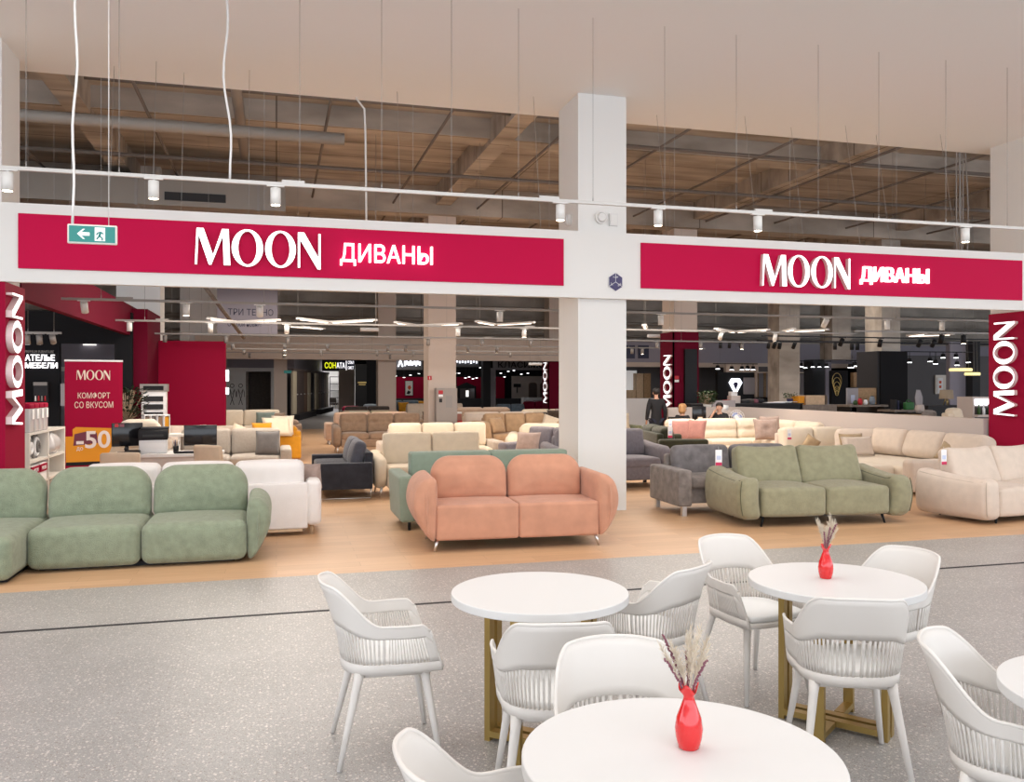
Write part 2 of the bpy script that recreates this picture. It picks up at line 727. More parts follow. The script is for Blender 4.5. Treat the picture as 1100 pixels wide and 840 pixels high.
def display_word(parent, hgt, depth, T, face='glow', side='letter_side', width=None, heavy=1.0, offs=(0, 1.07, 2.05, 3.02)):
    """the four big letters of the shop sign, each a mesh of its own; T: origin at the lower left"""
    sx = hgt * ((width / hgt / 3.71) if width else 1)
    for ch, x0 in zip('MOON', offs):
        mb = MB()
        if ch in 'MN':
            pts = [((x0 + p[0]) * sx, p[1] * hgt) for p in (LM if ch == 'M' else LN)]
            n = len(pts)
            # top face triangulated by Blender as an n-gon; sides separate material
            k = len(mb.v)
            mb.add([(p[0], p[1], depth) for p in pts], [list(range(n))], 0, False, T)
            mb.add([(p[0], p[1], 0) for p in pts] + [(p[0], p[1], depth) for p in pts],
                   [(i, (i + 1) % n, n + (i + 1) % n, n + i) for i in range(n)], 1, False, T)
        else:
            n = 40
            ow, oh, iw, ih = .46, .52, .46 - .19 * heavy, .52 - .055 * heavy
            cx, cy = x0 + .45, .5
            o_, i_ = [], []
            for k in range(n):
                t = 2 * PI * k / n
                o_.append(((cx + ow * math.cos(t)) * sx, (cy + oh * math.sin(t)) * hgt))
                i_.append(((cx + iw * math.cos(t)) * sx, (cy + ih * math.sin(t)) * hgt))
            mb.add([(p[0], p[1], depth) for p in o_ + i_], [(k, (k + 1) % n, n + (k + 1) % n, n + k) for k in range(n)], 0, False, T)
            mb.add([(p[0], p[1], 0) for p in o_] + [(p[0], p[1], depth) for p in o_],
                   [(k, (k + 1) % n, n + (k + 1) % n, n + k) for k in range(n)], 1, False, T)
            mb.add([(p[0], p[1], 0) for p in i_] + [(p[0], p[1], depth) for p in i_],
                   [(n + k, n + (k + 1) % n, (k + 1) % n, k) for k in range(n)], 1, False, T)
        mb.build('letter', [face, side], parent)


ORD_ = ['first', 'second', 'third', 'fourth', 'fifth', 'sixth', 'seventh', 'eighth', 'ninth', 'tenth', 'eleventh', 'twelfth', 'thirteenth']
ORD = ['first', 'second', 'third', 'fourth', 'fifth', 'sixth', 'seventh', 'eighth', 'ninth', 'tenth', 'eleventh', 'twelfth']

# ============================================================ STRUCTURE
ZC = 5.75            # white mall ceiling
YF = 11.1            # column fronts of the facade
LX, RX = -3.06, 11.65  # faces of the end piers
ZK = 7.1             # concrete slab

struct('floor', MB().span((-30, -12, -.1), (45, 8.07, 0)), 'terrazzo')
struct('floor_shop', MB().span((-16, 8.07, -.1), (45, 34.6, 0)), 'oak_floor')
struct('floor_corridor', MB().span((-16, 34.6, -.1), (50, 80, 0)), 'corridor_tile')
struct('trim_1', MB().span((-30, 6.76, -.02), (45, 6.805, .0015)), 'charcoal')
struct('ceiling', MB().span((-30, -12, ZC), (45, 12.2, ZC + .35)), 'ceiling_white')
struct('ceiling_concrete', MB().span((-30, 12.0, ZK), (55, 80, ZK + .3)), 'concrete')
for k, (y, hh) in enumerate(((17.0, .40), (23.1, .75), (29.2, .40), (35.0, .75))):
    struct('beam', MB().span((-20, y - .25, ZK - hh), (45, y + .35, ZK)), 'concrete')
for x in (-3.4, 4.35, 12.0, 19.0):
    struct('beam', MB().span((x - .2, 12.4, ZK - .5), (x + .2, 36, ZK)), 'concrete')
# outer walls far away, closing the building
struct('wall_back', MB().span((-30, 79, 0), (60, 79.3, ZK)), 'mid_grey')
struct('wall_left', MB().span((-16.3, 12.2, 0), (-16, 80, ZK)), 'charcoal')
struct('wall_right', MB().span((50, 12.2, 0), (50.3, 80, ZK)), 'charcoal')

# facade columns
struct('column', MB().span((3.99, YF, 0), (4.70, 11.93, ZC + .1)), 'white_paint')
struct('column', MB().span((LX - .9, YF, 0), (LX, 11.83, ZC + .1)), 'white_paint')
struct('column', MB().span((RX, YF, 0), (RX + .9, 11.85, ZC + .1)), 'white_paint')
# rows of columns inside the shop
struct('column', MB().span((3.99, 23.1, 0), (4.75, 23.9, ZK)), 'beige_paint')
struct('column', MB().span((3.99, 35.1, 0), (4.72, 35.8, ZK)), 'beige_paint')
struct('column', MB().span((-3.75, 22.6, 0), (-2.75, 23.4, ZK)), 'white_paint')
struct('column', MB().span((-3.55, 34.9, 0), (-2.1, 35.6, ZK)), 'white_paint')
struct('column', MB().span((11.30, 23.1, 0), (12.05, 23.9, ZK)), 'beige_paint')
struct('column', MB().span((11.30, 35.1, 0), (12.05, 35.8, ZK)), 'beige_paint')
struct('column', MB().span((18.5, 23.1, 0), (19.2, 23.9, ZK)), 'concrete')
struct('column', MB().span((18.6, 29.0, 0), (19.5, 29.8, ZK)), 'concrete')
struct('column', MB().span((XA(894, 29.5), 29.5, 2.75), (XA(914, 29.5), 30.3, ZK)), 'concrete')
# bulkhead over the far end of the shop
struct('wall_bulkhead', MB().span((-3.0, 34.7, 2.74), (13.2, 35.05, 3.62)), 'beige_paint')
struct('wall_bulkhead_right', MB().span((13.2, 34.7, 2.70), (45, 35.05, 3.62)), 'lilac_grey')
struct('trim_3', MB().span((13.2, 34.62, 2.52), (45, 34.72, 2.72)), 'beige_paint')

struct('wall_upper', MB().span((-16, 36.6, 3.55), (50, 36.8, ZK)), 'concrete')
for k, (z, y) in enumerate(((3.95, 36.2), (4.5, 35.9), (5.1, 36.2), (5.7, 36.0), (6.2, 36.2))):
    tag(MB().cyl((-14, y, z), (48, y, z), .05 + .02 * (k % 2), n=10).build('wall_pipe', 'duct'), f'long pipe along the concrete wall over the bulkhead, {ORD[k]} from below', 'pipe')
# low partition between the shop and its neighbour
struct('wall_partition', MB().span((11.52, 11.86, 0), (11.64, 19.75, 1.17)).span((9.5, 19.75, 0), (11.64, 19.87, 1.17)), 'low_wall')
# shop back partition seen left of the magenta column
struct('wall_partition_far', MB().span((8.8, 26.6, 0), (11.2, 26.72, .95)), 'low_wall')

# left neighbour: red lintel over the passage, black end wall with an opening
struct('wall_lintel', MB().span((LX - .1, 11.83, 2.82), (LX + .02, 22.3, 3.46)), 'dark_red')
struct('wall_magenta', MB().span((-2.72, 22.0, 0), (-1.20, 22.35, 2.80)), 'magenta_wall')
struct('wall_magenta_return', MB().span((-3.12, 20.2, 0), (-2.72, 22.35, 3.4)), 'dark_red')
struct('wall_black', MB().span((-12, 20.0, 0), (-4.42, 20.15, 3.3)).span((-4.42, 20.0, 2.62), (-3.35, 20.15, 3.3))
       .span((-3.35, 20.0, 0), (-3.0, 20.15, 3.3)), 'black_wall')
struct('wall_store_left', MB().span((-9, 38, 0), (-3, 38.2, 2.3)).span((-12, 38, 2.45), (-3, 38.2, 3.7)), 'lilac_grey')
struct('trim_4', MB().span((-12, 37.9, 2.28), (-3, 38.1, 2.46)), 'white_paint')

# ------------------------------------------------------------ facade signs
YB = 11.0
struct('wall_fascia', MB().span((LX, YB, 2.93), (RX, YB + .1, 3.838)), 'white_paint')
ban = [(XA(20, YB), XA(605, YB), XA(210, YB), XA(344, YB), XA(365, YB), XA(464, YB),
        ZA(277, 287, YB), ZA(277, 249, YB), ZA(414, 286, YB), ZA(414, 265, YB),
        'wide magenta shop sign at the left of the white pillar, with glowing white letters'),
       (XA(688, YB), XA(1097, YB), XA(815, YB), XA(909, YB), XA(922, YB), XA(995, YB),
        ZA(862, 309, YB), ZA(862, 276, YB), ZA(958, 306, YB), ZA(958, 289, YB),
        'wide magenta shop sign at the right of the white pillar, with glowing white letters')]
for x0, x1, a0, a1, b0, b1, z0, z1, q0, q1, lab in ban:
    t = thing('shop_sign', lab, 'sign', ((x0 + x1) / 2, YB, 3.085))
    ox = (x0 + x1) / 2
    MB().box((0, -.012, .315), (x1 - x0, .024, .63)).build('sign_panel', 'magenta', t)
    T = frame_T((a0 - ox, -.024, z0 - 3.085 - .0), (1, 0, 0), (0, 0, 1))
    display_word(t, (z1 - z0) / 1.0, .07, T, width=(a1 - a0))
    T = frame_T(((b0 + b1) / 2 - ox, -.024, (q0 + q1) / 2 - 3.085), (1, 0, 0), (0, 0, 1))
    text('ДИВАНЫ', 'lettering', 'glow', t, b1 - b0, (q1 - q0) * 1.12, .045, T, .006)

# magenta claddings of the end piers with the upright word
for nm, xf, sgn, lab in (('left', LX, 1, 'magenta pylon at the left end of the facade with an upright row of glowing letters'),
                         ('right', RX, -1, 'magenta pylon at the right end of the facade with an upright row of glowing letters')):
    t = thing('sign_pylon', lab, 'sign', (xf + sgn * .03, 11.46, 0))
    mb = MB().box((0, -.01, 1.465), (.06, .74, 2.93))
    mb.box((-sgn * .42, -.41, 1.465), (.90, .06, 2.93))
    mb.build('cladding', 'magenta_wall', t)
    if sgn > 0:
        T = frame_T((.03, -.01, 1.27), (0, 0, 1), (0, -1, 0))
    else:
        T = frame_T((-.03, -.22, 1.235), (0, 0, 1), (0, 1, 0))
    display_word(t, .41, .07, T, width=1.54)

# dark hexagonal cube emblem on the white fascia in front of the pillar
p = at(661, 303, YB)
t = thing('hexagon_emblem', 'small dark violet hexagon emblem drawn as a cube, on the white fascia', 'emblem', (p.x, YB, p.z))
hx = [(.115 * math.cos(R(90 + 60 * k)), .128 * math.sin(R(90 + 60 * k))) for k in range(6)]
T = frame_T((0, 0, 0), (1, 0, 0), (0, 0, 1))
MB().prism(hx, 0, .012, T).build('plate', 'violet_logo', t)
mb = MB()
for k in (0, 2, 4):
    a = R(-90 + 120 * (k / 2))
    mb.tube([T @ Vector((0, 0, .013)), T @ Vector((.115 * math.cos(a + PI), .128 * math.sin(a + PI), .013))], .0035, 6)
mb.tube([T @ Vector((x, y, .012)) for x, y in hx + hx[:1]], .003, 6)
mb.build('outline', 'paper', t)
text('1э.507', 'lettering', 'paper', t, .075, .024, .003, frame_T((0, -.012, .068), (1, .0, 0), (0, 0, 1)))
text('1к', 'lettering', 'paper', t, .03, .03, .003, frame_T((-.055, -.012, -.03), (1, 0, -.5), (0, 0, 1)))
text('ББ', 'lettering', 'paper', t, .05, .03, .003, frame_T((.058, -.012, -.035), (1, 0, .5), (0, 0, 1)))

# two round loudspeakers at the pillar just above the fascia
for px, py, lab in ((609, 238, 'small round white bell on the left side of the white pillar above the fascia'),
                    (645, 234, 'small round white bell on the front of the white pillar above the fascia')):
    if px < 620:
        p = Vector((3.99, 11.45, ZA(609, 236, 11.45)))
        d = Vector((-1, 0, 0))
    else:
        p = at(px, py, YF)
        d = Vector((0, -1, 0))
    t = thing('alarm_bell', lab, 'bell', p)
    MB().cyl((0, 0, 0), d * .05, .085, .085, 24).build('bell_housing', 'white_paint', t)
    MB().cyl(d * .05, d * .075, .07, .05, 24).build('bell_cap', 'cable_white', t)
p = at(651, 236, YF)
t = thing('junction_box', 'small pale square box beside the bell on the white pillar', 'box', (p.x + .1, YF - .02, p.z))
MB().box((0, 0, 0), (.12, .04, .17)).build('housing', 'cable_white', t)
MB().box((0, -.024, 0), (.09, .008, .13)).build('lid', 'white_paint', t)

# ------------------------------------------------------------ track lights
def spot(px_or_x, y, zt, lit, label, tilt=0.0, yaw=0.0, scale=1.0, col='spot_white', group=None, power=None, glow='glow_warm'):
    """track spotlight: adapter, stem, can, lens (and its own lamp when lit)"""
    t = thing('track_spotlight', label, 'spotlight', (px_or_x, y, zt), 0, group)
    MB().box((0, 0, -.012), (.16 * scale, .035, .03)).build('adapter', col, t)
    piv = Vector((0, 0, -.05 * scale))
    q = Euler((tilt, 0, yaw), 'ZYX').to_matrix()
    dn = q @ Vector((0, 0, -1))
    r, L = .047 * scale, .15 * scale
    mb = MB().cyl((0, 0, -.02), piv, .011, .011, 8)
    a = piv + dn * (.02 * scale) * 0
    mb.cyl(a - dn * .01, a + dn * L, r, r, 20)
    mb.build('can', col, t)
    MB().cyl(a + dn * (L - .004), a + dn * (L + .003), r * .82, r * .82, 20).build('lens', glow if lit else 'dark_slot', t)
    if lit and (power is None or power > 0):
        lm = lamp('spot_lamp', 'SPOT', a + dn * (L + .02), power or SPOT_W, (1, .84, .68), .04, parent=t, cone=105)
        lm.rotation_euler = (tilt, 0, yaw)
    return t


def track(name, label, x0, x1, y, z, wires, ztop, mcol='track_white', feeds=()):
    t = thing(name, label, 'track rail', (x0, y, z))
    MB().box(((x1 - x0) / 2, 0, 0), (x1 - x0, .036, .034)).build('rail', mcol, t)
    for wx in wires:
        MB().cyl((wx - x0, 0, .01), (wx - x0, 0, ztop - z), .0028, n=6).cyl((wx - x0, 0, .01), (wx - x0, 0, .07), .008, .004, 8) \
            .build('suspension_wire', 'wire', t)
    for fx in feeds:
        MB().box((fx - x0, 0, .028), (.22, .03, .03)).build('connector', mcol, t)
    return t


YT, ZT = 8.78, 3.73
wx = [XA(p_, YT) for p_ in (28, 128, 322, 410, 485, 557, 637, 714, 791, 879, 944, 1016, 1082)]
track('track_rail', 'long white track rail hung in front of the magenta signs', -4.5, 10.5, YT, ZT, wx, ZC, feeds=[XA(315, YT), XA(590, YT), XA(820, YT)])
for i, (px, lit) in enumerate(((8, 1), (165, 1), (296, 1), (602, 1), (707, 1), (814, 1), (1037, 1))):
    spot(XA(px, YT), YT, ZT, lit, ['white cylinder spotlight on the front track at the left edge of the picture',
                                   'white cylinder spotlight on the front track above the exit sign',
                                   'white cylinder spotlight on the front track above the big letters of the left sign',
                                   'white cylinder spotlight on the front track at the left edge of the white pillar',
                                   'white cylinder spotlight on the front track just right of the white pillar',
                                   'white cylinder spotlight on the front track above the big letters of the right sign',
                                   'white cylinder spotlight on the front track near the right end of the right sign'][i], scale=1.05, power=40)

# feed cable of the front track and cables of the exit sign
def cable(label, pts, r, m='cable_white', name='hanging_cable', cat='cable'):
    o = MB().tube(pts, r, 8).build(name, m)
    return tag(o, label, cat)


def wav(a, b, amp, n=14, f=3.0, ph=0):
    out = []
    for i in range(n + 1):
        t = i / n
        p = Vector(a).lerp(Vector(b), t)
        out.append(p + Vector((amp * math.sin(ph + f * 2 * PI * t) * (1 - t) * t * 4, 0, 0)))
    return out


xa = XA(247, YT)
cable('thick wavy white cable dropping to the front track left of its middle', wav((xa - .05, YT, ZC), (xa, YT, ZT + .02), .035, f=1.5), .011)
p0 = at(386, 100, 12.1)
cable('white cable dropping from the ceiling edge behind the left sign', [(p0.x - .05, 12.1, ZC), (p0.x + .07, 12.1, ZC - .15), (p0.x + .085, 12.1, ZC - .5), (p0.x + .1, 12.1, 3.8)], .014)
YE = 7.9
ps = at(99.5, 252, YE)
t = thing('exit_sign', 'small green hanging exit sign with white arrow and running figure', 'sign', (ps.x, YE, ps.z), R(0))
MB().soft((0, 0, 0), (.385, .03, .165), .012, nr=2, ni=2).build('housing', 'white_plastic', t)
T = frame_T((0, -.0155, 0), (1, 0, 0), (0, 0, 1))
MB().box((0, -.016, 0), (.355, .004, .135)).build('face_panel', 'exit_green', t)
ar = [(-.115, 0), (-.072, .042), (-.055, .042), (-.083, .014), (-.02, .014), (-.02, -.014), (-.083, -.014), (-.055, -.042), (-.072, -.042)]
T2 = frame_T((0, -.018, 0), (1, 0, 0), (0, 0, 1))
MB().prism([(x, y) for x, y in reversed(ar)], 0, .002, T2).build('arrow', 'sign_white', t)
mb = MB().prism([(.02, -.055), (.1, -.055), (.1, .058), (.02, .058)], 0, .002, T2)
mb.build('door_mark', 'sign_white', t)
T3 = frame_T((0, -.0205, 0), (1, 0, 0), (0, 0, 1))
mb = MB()
for a, b, r in (((.066, .02), (.055, -.015), .009), ((.055, -.015), (.035, -.04), .006), ((.055, -.015), (.078, -.028), .006), ((.078, -.028), (.078, -.05), .006),
                ((.066, .02), (.042, .012), .005), ((.042, .012), (.034, -.006), .005), ((.066, .02), (.088, .004), .005), ((.07, .038), (.0701, .0381), .01)):
    mb.tube([T3 @ Vector((*a, 0)), T3 @ Vector((*b, 0))], r, 8)
mb.build('running_figure', 'exit_green', t)
for sx, f_ in ((-.155, 2.5), (.125, 0)):
    if f_:
        mb = MB().tube(wav((sx + .045, 0, ZC - ps.z), (sx, 0, .08), .016, 16, 2.5), .0105, 8)
    else:
        mb = MB().tube([(sx, 0, ZC - ps.z), (sx, 0, .08)], .0035, 6)
    mb.build('suspension_cable', 'cable_white', t)

# wires that hold the fascia, from the slab
for i, px in enumerate((82, 118, 168, 195, 268, 430, 573, 715, 800, 862, 908, 955, 1010)):
    x = XA(px, 11.4)
    tag(MB().cyl((x, 11.05 + .3 * (i % 2), 3.83), (x, 11.4 + .3 * (i % 2), ZC if i % 2 == 0 else ZC), .003, n=6).build('fascia_wire', 'wire'),
        f'thin steel wire above the white fascia, {ORD_[i]} from the left', 'wire', 'steel wires above the fascia')
mb = MB()
t = thing('cable_bundle', 'bundle of grey cables running up beside the right end pier', 'cables', (RX - .25, 12.2, 0))
for k in range(5):
    MB().tube([(.05 * k - .1, .05 * (k % 2), 3.6), (.05 * k - .1 + .05 * math.sin(k * 2), .02, 4.8), (.045 * k - .09, .03, 5.9), (.05 * k - .12, .05, 7.08)], .012, 6).build('cable', 'grey_metal', t)

# interior tracks: rows every four metres, all hung at the same height
ZI = 2.93
X0 = -2.85
rows = [(13.0, 13.4), (17.1, 13.0), (21.3, 13.3), (25.5, 13.6), (29.6, 11.0), (33.0, 11.0)]
for i, (y, x1) in enumerate(rows):
    ws = [X0 + .5 + k * (x1 - X0 - 1) / 7 for k in range(8)]
    track('track_rail', ['grey track rail inside the shop, nearest row behind the signs', 'grey track rail inside the shop, second row behind the signs',
                         'grey track rail inside the shop, third row behind the signs', 'grey track rail inside the shop, fourth row behind the signs',
                         'grey track rail inside the shop, fifth row behind the signs', 'grey track rail inside the shop, farthest row before the bulkhead'][i],
          X0, x1, y, ZI, ws, ZK, 'grey_metal', feeds=[X0 + .8, (X0 + x1) / 2])
sp = [  # px, row, lit, tilt, yaw
    (90, 0, 1, .6, 1.4), (200, 0, 1, 0, 0), (279, 0, 0, .5, .9), (537, 0, 0, 0, 0), (710, 0, 0, 0, 0), (888, 0, 0, .7, 2.2), (953, 0, 0, 0, 0), (1012, 0, 0, 0, 0),
    (139, 1, 0, 0, 0), (226, 1, 0, .3, .6), (308, 1, 1, .3, -.8), (492, 1, 0, 0, 0), (563, 1, 1, 0, 0), (775, 1, 0, .6, 1.6), (833, 1, 1, .3, 1),
    (177, 2, 0, 0, 0), (243, 2, 0, 0, 0), (309, 2, 0, 0, 0), (460, 2, 0, 0, 0), (518, 2, 0, 0, 0), (570, 2, 0, .3, 1), (706, 2, 0, 0, 0), (753, 2, 1, 0, 0), (797, 2, 1, 0, 0),
    (195, 3, 0, .4, 1), (250, 3, 0, 0, 0), (306, 3, 1, 0, 0), (352, 3, 0, .4, .8), (417, 3, 1, .3, .4), (436, 3, 0, .4, .7), (484, 3, 0, .5, .8), (503, 3, 1, .3, .4), (534, 3, 1, .3, -.4),
    (679, 3, 0, 0, 0), (690, 3, 1, 0, 0), (733, 3, 0, 0, 0),
    (262, 4, 0, .4, .8), (306, 4, 1, 0, 0), (345, 4, 0, 0, 0), (405, 4, 0, 0, 0), (444, 4, 0, 0, 0), (548, 4, 0, 0, 0),
    (268, 5, 0, .3, .8), (305, 5, 0, 0, 0), (419, 5, 0, 0, 0), (475, 5, 0, 0, 0)]
cnt = {}
rown = ['nearest inner track', 'second inner track', 'third inner track', 'fourth inner track', 'fifth inner track', 'farthest inner track']
tot = {}
for s in sp:
    tot[s[1]] = tot.get(s[1], 0) + 1
for px, r_, lit, ti, ya in sp:
    k = cnt.get(r_, 0)
    cnt[r_] = k + 1
    y = rows[r_][0]
    spot(XA(px, y), y, ZI, lit, f'{"lit" if lit else "unlit"} cylinder spotlight on the {rown[r_]}, {ORD[k]} from its left end', ti, ya, 1.0,
         'spot_white' if r_ < 2 else 'grey_metal', 'spotlights on the inner tracks', power=None if lit else 0)

# chevron line lights hung in the concrete zone
def chevron(label, pts, Y, drop=.03):
    """pts in photo pixels at depth Y; a folded flat bar with a glowing underside"""
    P = [at(px, py, Y) for px, py in pts]
    P = [Vector((p.x, Y + .9 * (i % 2), P[0].z)) for i, p in enumerate(P)]
    t = thing('line_light', label, 'line light', P[0])
    for a, b in zip(P[:-1], P[1:]):
        d = (b - a).normalized()
        n = Vector((-d.y, d.x, 0)) * .05
        up = Vector((0, 0, .04))
        a_, b_ = a - P[0], b - P[0]
        v = [a_ - n, b_ - n, b_ + n, a_ + n]
        MB().add(v + [q + up for q in v], [(0, 3, 2, 1), (4, 5, 6, 7), (0, 1, 5, 4), (1, 2, 6, 5), (2, 3, 7, 6), (3, 0, 4, 7)]).build('housing', 'track_white', t)
        n = n * .45
        v = [a_ + d * .1 - n, b_ - d * .1 - n, b_ - d * .1 + n, a_ + d * .1 + n]
        dn = Vector((0, 0, -.012))
        MB().add([q + dn for q in v] + [q + Vector((0, 0, -.002)) for q in v], [(0, 3, 2, 1), (4, 5, 6, 7), (0, 1, 5, 4), (1, 2, 6, 5), (2, 3, 7, 6), (3, 0, 4, 7)]) \
            .build('diffuser', 'linear_glow', t)
    for p_ in (P[0], P[-1]):
        MB().cyl(p_ - P[0] + Vector((0, 0, .05)), p_ - P[0] + Vector((0, 0, ZK - P[0].z)), .003, n=6).build('suspension_wire', 'wire', t)


chevron('folded line light hanging between the white columns and the passage', [(224, 343), (252, 340), (300, 345)], 18.5)
chevron('folded line light left of the beige columns, wide V', [(320, 343), (357, 348), (404, 344)], 18.5)
chevron('folded line light right of the wide V, partly behind the beige column', [(425, 347), (455, 345), (496, 348)], 19.0)
chevron('folded line light in front of the dark zone left of the white pillar', [(512, 346), (542, 350), (574, 348)], 19.0)
chevron('folded line light just right of the white pillar', [(692, 350), (712, 355)], 17)
chevron('folded line light between the magenta column and the concrete column', [(769, 354), (812, 352), (826, 355)], 17)
chevron('folded line light in front of the concrete column', [(853, 354), (866, 358), (890, 357)], 17)
chevron('short line light near the right pylon', [(994, 359), (1004, 360), (1025, 359)], 17)
chevron('zigzag line light low in the far zone behind the wide V', [(310, 351), (350, 355), (325, 358), (348, 361)], 28)

# pipes and ducts under the slab
def pipe(label, a, b, r, m='grey_metal', name='ceiling_pipe', cat='pipe', group=None):
    o = MB().cyl(a, b, r, r, 10).build(name, m)
    return tag(o, label, cat, group)


t = thing('ventilation_duct', 'long rectangular ventilation duct under the slab at the upper left', 'duct', (-3, 20.5, 5.75))
MB().span((-8, 0, 0), (3.2, 1.3, .65)).build('duct_body', 'duct', t)
t2 = at(210, 157, 20.5)
MB().span((t2.x + 3 - .65, -.03, .12), (t2.x + 3 + .65, 0, .30)).build('grille', 'dark_slot', t)
for x in (-6, -3, 0, 2.6):
    MB().span((x - .03, -.02, -.02), (x + .03, 1.32, .67)).build('flange', 'grey_metal', t)
pipe('thick round pipe sloping away under the slab above the left sign', (-.65, 13.2, 6.75), (-.65, 19.2, 6.6), .095, 'duct')
pipe('long round duct across the ceiling at the upper left', (-9, 16.0, 6.25), (1.2, 16.0, 6.25), .11, 'duct')
pipe('long thin pipe across the ceiling left of the white pillar', (-3, 15.2, 6.72), (5.6, 15.2, 6.72), .035, 'pipe_paint')
pipe('long thin pipe across the ceiling right of the white pillar', (6.3, 16.2, 6.6), (16, 16.2, 6.6), .04, 'pipe_paint')
for k, x in enumerate((-7.5, -5, -2.2, .9, 3.0, 5.3, 7.6, 9.9, 12.2, 14.5, 17, 20)):
    pipe(f'thin sprinkler pipe running away under the concrete slab, {ORD[k]} from the left', (x, 12.6, 6.62 - .03 * (k % 3)), (x, 34, 6.62 - .03 * (k % 3)), .028, 'pipe_paint',
         'sprinkler_pipe', 'pipe', 'sprinkler pipes under the slab')
for k, (y, z) in enumerate(((19.0, 6.45), (25.5, 6.3), (27.5, 6.0), (31.5, 6.2))):
    pipe(f'cross pipe under the slab, {ORD[k]} from the facade', (-12, y, z), (30, y, z), .045, 'pipe_paint')

# ============================================================ CAFE TABLES, CHAIRS, VASES
def table(label, x, y, rz):
    t = thing('round_table', label, 'table', (x, y, 0), rz, 'round white cafe tables')
    Rr = .428
    prof = [(0, .712), (Rr - .01, .712), (Rr - .003, .712), (Rr, .714), (Rr, .718), (Rr, .744), (Rr, .747), (Rr - .001, .749), (Rr - .003, .75), (Rr - .008, .75), (Rr - .03, .75), (0, .75)]
    MB().lathe(prof, n=72).build('tabletop', 'table_white', t)
    a = .255
    mb = MB()          # frame of double bars
    for s in (-1, 1):
        for q in (-1, 1):
            mb.box((s * a, q * .04, .356), (.03, .05, .712))
    for q in (-1, 1):
        mb.box((0, q * .04, .035), (2 * a - .03, .05, .03)).box((0, q * .04, .697), (2 * a - .03, .05, .03))
    mb.build('base_frame', 'gold', t)
    mb = MB()          # single frame across it
    for s in (-1, 1):
        mb.box((0, s * a, .356), (.05, .03, .712))
        mb.box((0, s * (a / 2 + .035), .035), (.05, a - .085, .028)).box((0, s * (a / 2 + .035), .697), (.05, a - .085, .028))
    mb.build('base_frame', 'gold', t)
    mb = MB()
    for p_ in ((a, 0), (-a, 0), (0, a), (0, -a)):
        mb.cyl((p_[0], p_[1], 0), (p_[0], p_[1], .02), .012, .012, 10)
    mb.build('foot', 'metal', t)
    return t


table('round white cafe table standing bare, in front of the orange sofa', 1.23, 3.97, R(-42))
table('round white cafe table with a red vase, in front of the olive sofa', 2.76, 3.80, R(-52))
table('round white cafe table with a red vase, cut off by the bottom of the picture', 1.05, 2.11, R(-45))
table('round white cafe table cut off by the right edge of the picture', 2.72, 2.13, R(-45))


def smooth(a, b, x):
    x = max(0, min(1, (x - a) / (b - a)))
    return x * x * (3 - 2 * x)


ZS = .43           # bottom of the chair shell


def shell_top(u):
    """height of the upper rim along the U: +-1 arm fronts, 0 middle of the back"""
    a = abs(u)
    z = .652 + .178 * (1 - smooth(.20, .50, a)) - .012 * smooth(.0, .3, a)
    return z - .030 * smooth(.93, 1.0, a)


def shell_pt(u, z):
    """point of the chair shell; local front is +x"""
    h = max(0, z - ZS)
    a = abs(u)
    sg = 1 if u >= 0 else -1
    wd = .215 + .14 * h - .05 * h * smooth(.55, 0, a)
    xf = .245 - .36 * h
    back = .205 + .10 * h + .42 * h * h
    xs = -.01
    if a > .52:
        t = (a - .52) / .48
        return Vector((xs + (xf - xs) * t, sg * (wd + .012 * math.sin(t * PI)), z))
    ang = a / .52 * PI / 2
    e = 2.5
    cx = math.cos(ang)
    sx = math.sin(ang)
    return Vector((xs - (back + xs) * abs(cx) ** (2 / e), sg * wd * abs(sx) ** (2 / e), z))


def shell_patch(mb, u0, u1, zb, zt, nu, nz, th=.012):
    """slab of the shell between two height functions, with thickness"""
    P = []
    for s in (-.5, .5):
        for j in range(nz + 1):
            for i in range(nu + 1):
                u = u0 + (u1 - u0) * i / nu
                z = zb(u) + (zt(u) - zb(u)) * j / nz
                p = shell_pt(u, z)
                du = shell_pt(min(1, u + .01), z) - shell_pt(max(-1, u - .01), z)
                dz = shell_pt(u, z + .01) - shell_pt(u, z - .01)
                n_ = du.cross(dz)
                n_ = n_.normalized() if n_.length > 1e-9 else Vector((1, 0, 0))
                P.append(p + n_ * th * s)
    W_ = nu + 1
    L_ = W_ * (nz + 1)
    f = []
    for j in range(nz):
        for i in range(nu):
            a = j * W_ + i
            f.append((a, a + W_, a + W_ + 1, a + 1))
            f.append((L_ + a, L_ + a + 1, L_ + a + W_ + 1, L_ + a + W_))
    for i in range(nu):
        a, b = i, nz * W_ + i
        f.append((a, a + 1, L_ + a + 1, L_ + a))
        f.append((b, L_ + b, L_ + b + 1, b + 1))
    for j in range(nz):
        a, b = j * W_, j * W_ + nu
        f.append((a, L_ + a, L_ + a + W_, a + W_))
        f.append((b, b + W_, L_ + b + W_, L_ + b))
    mb.add(P, f, 0, True)


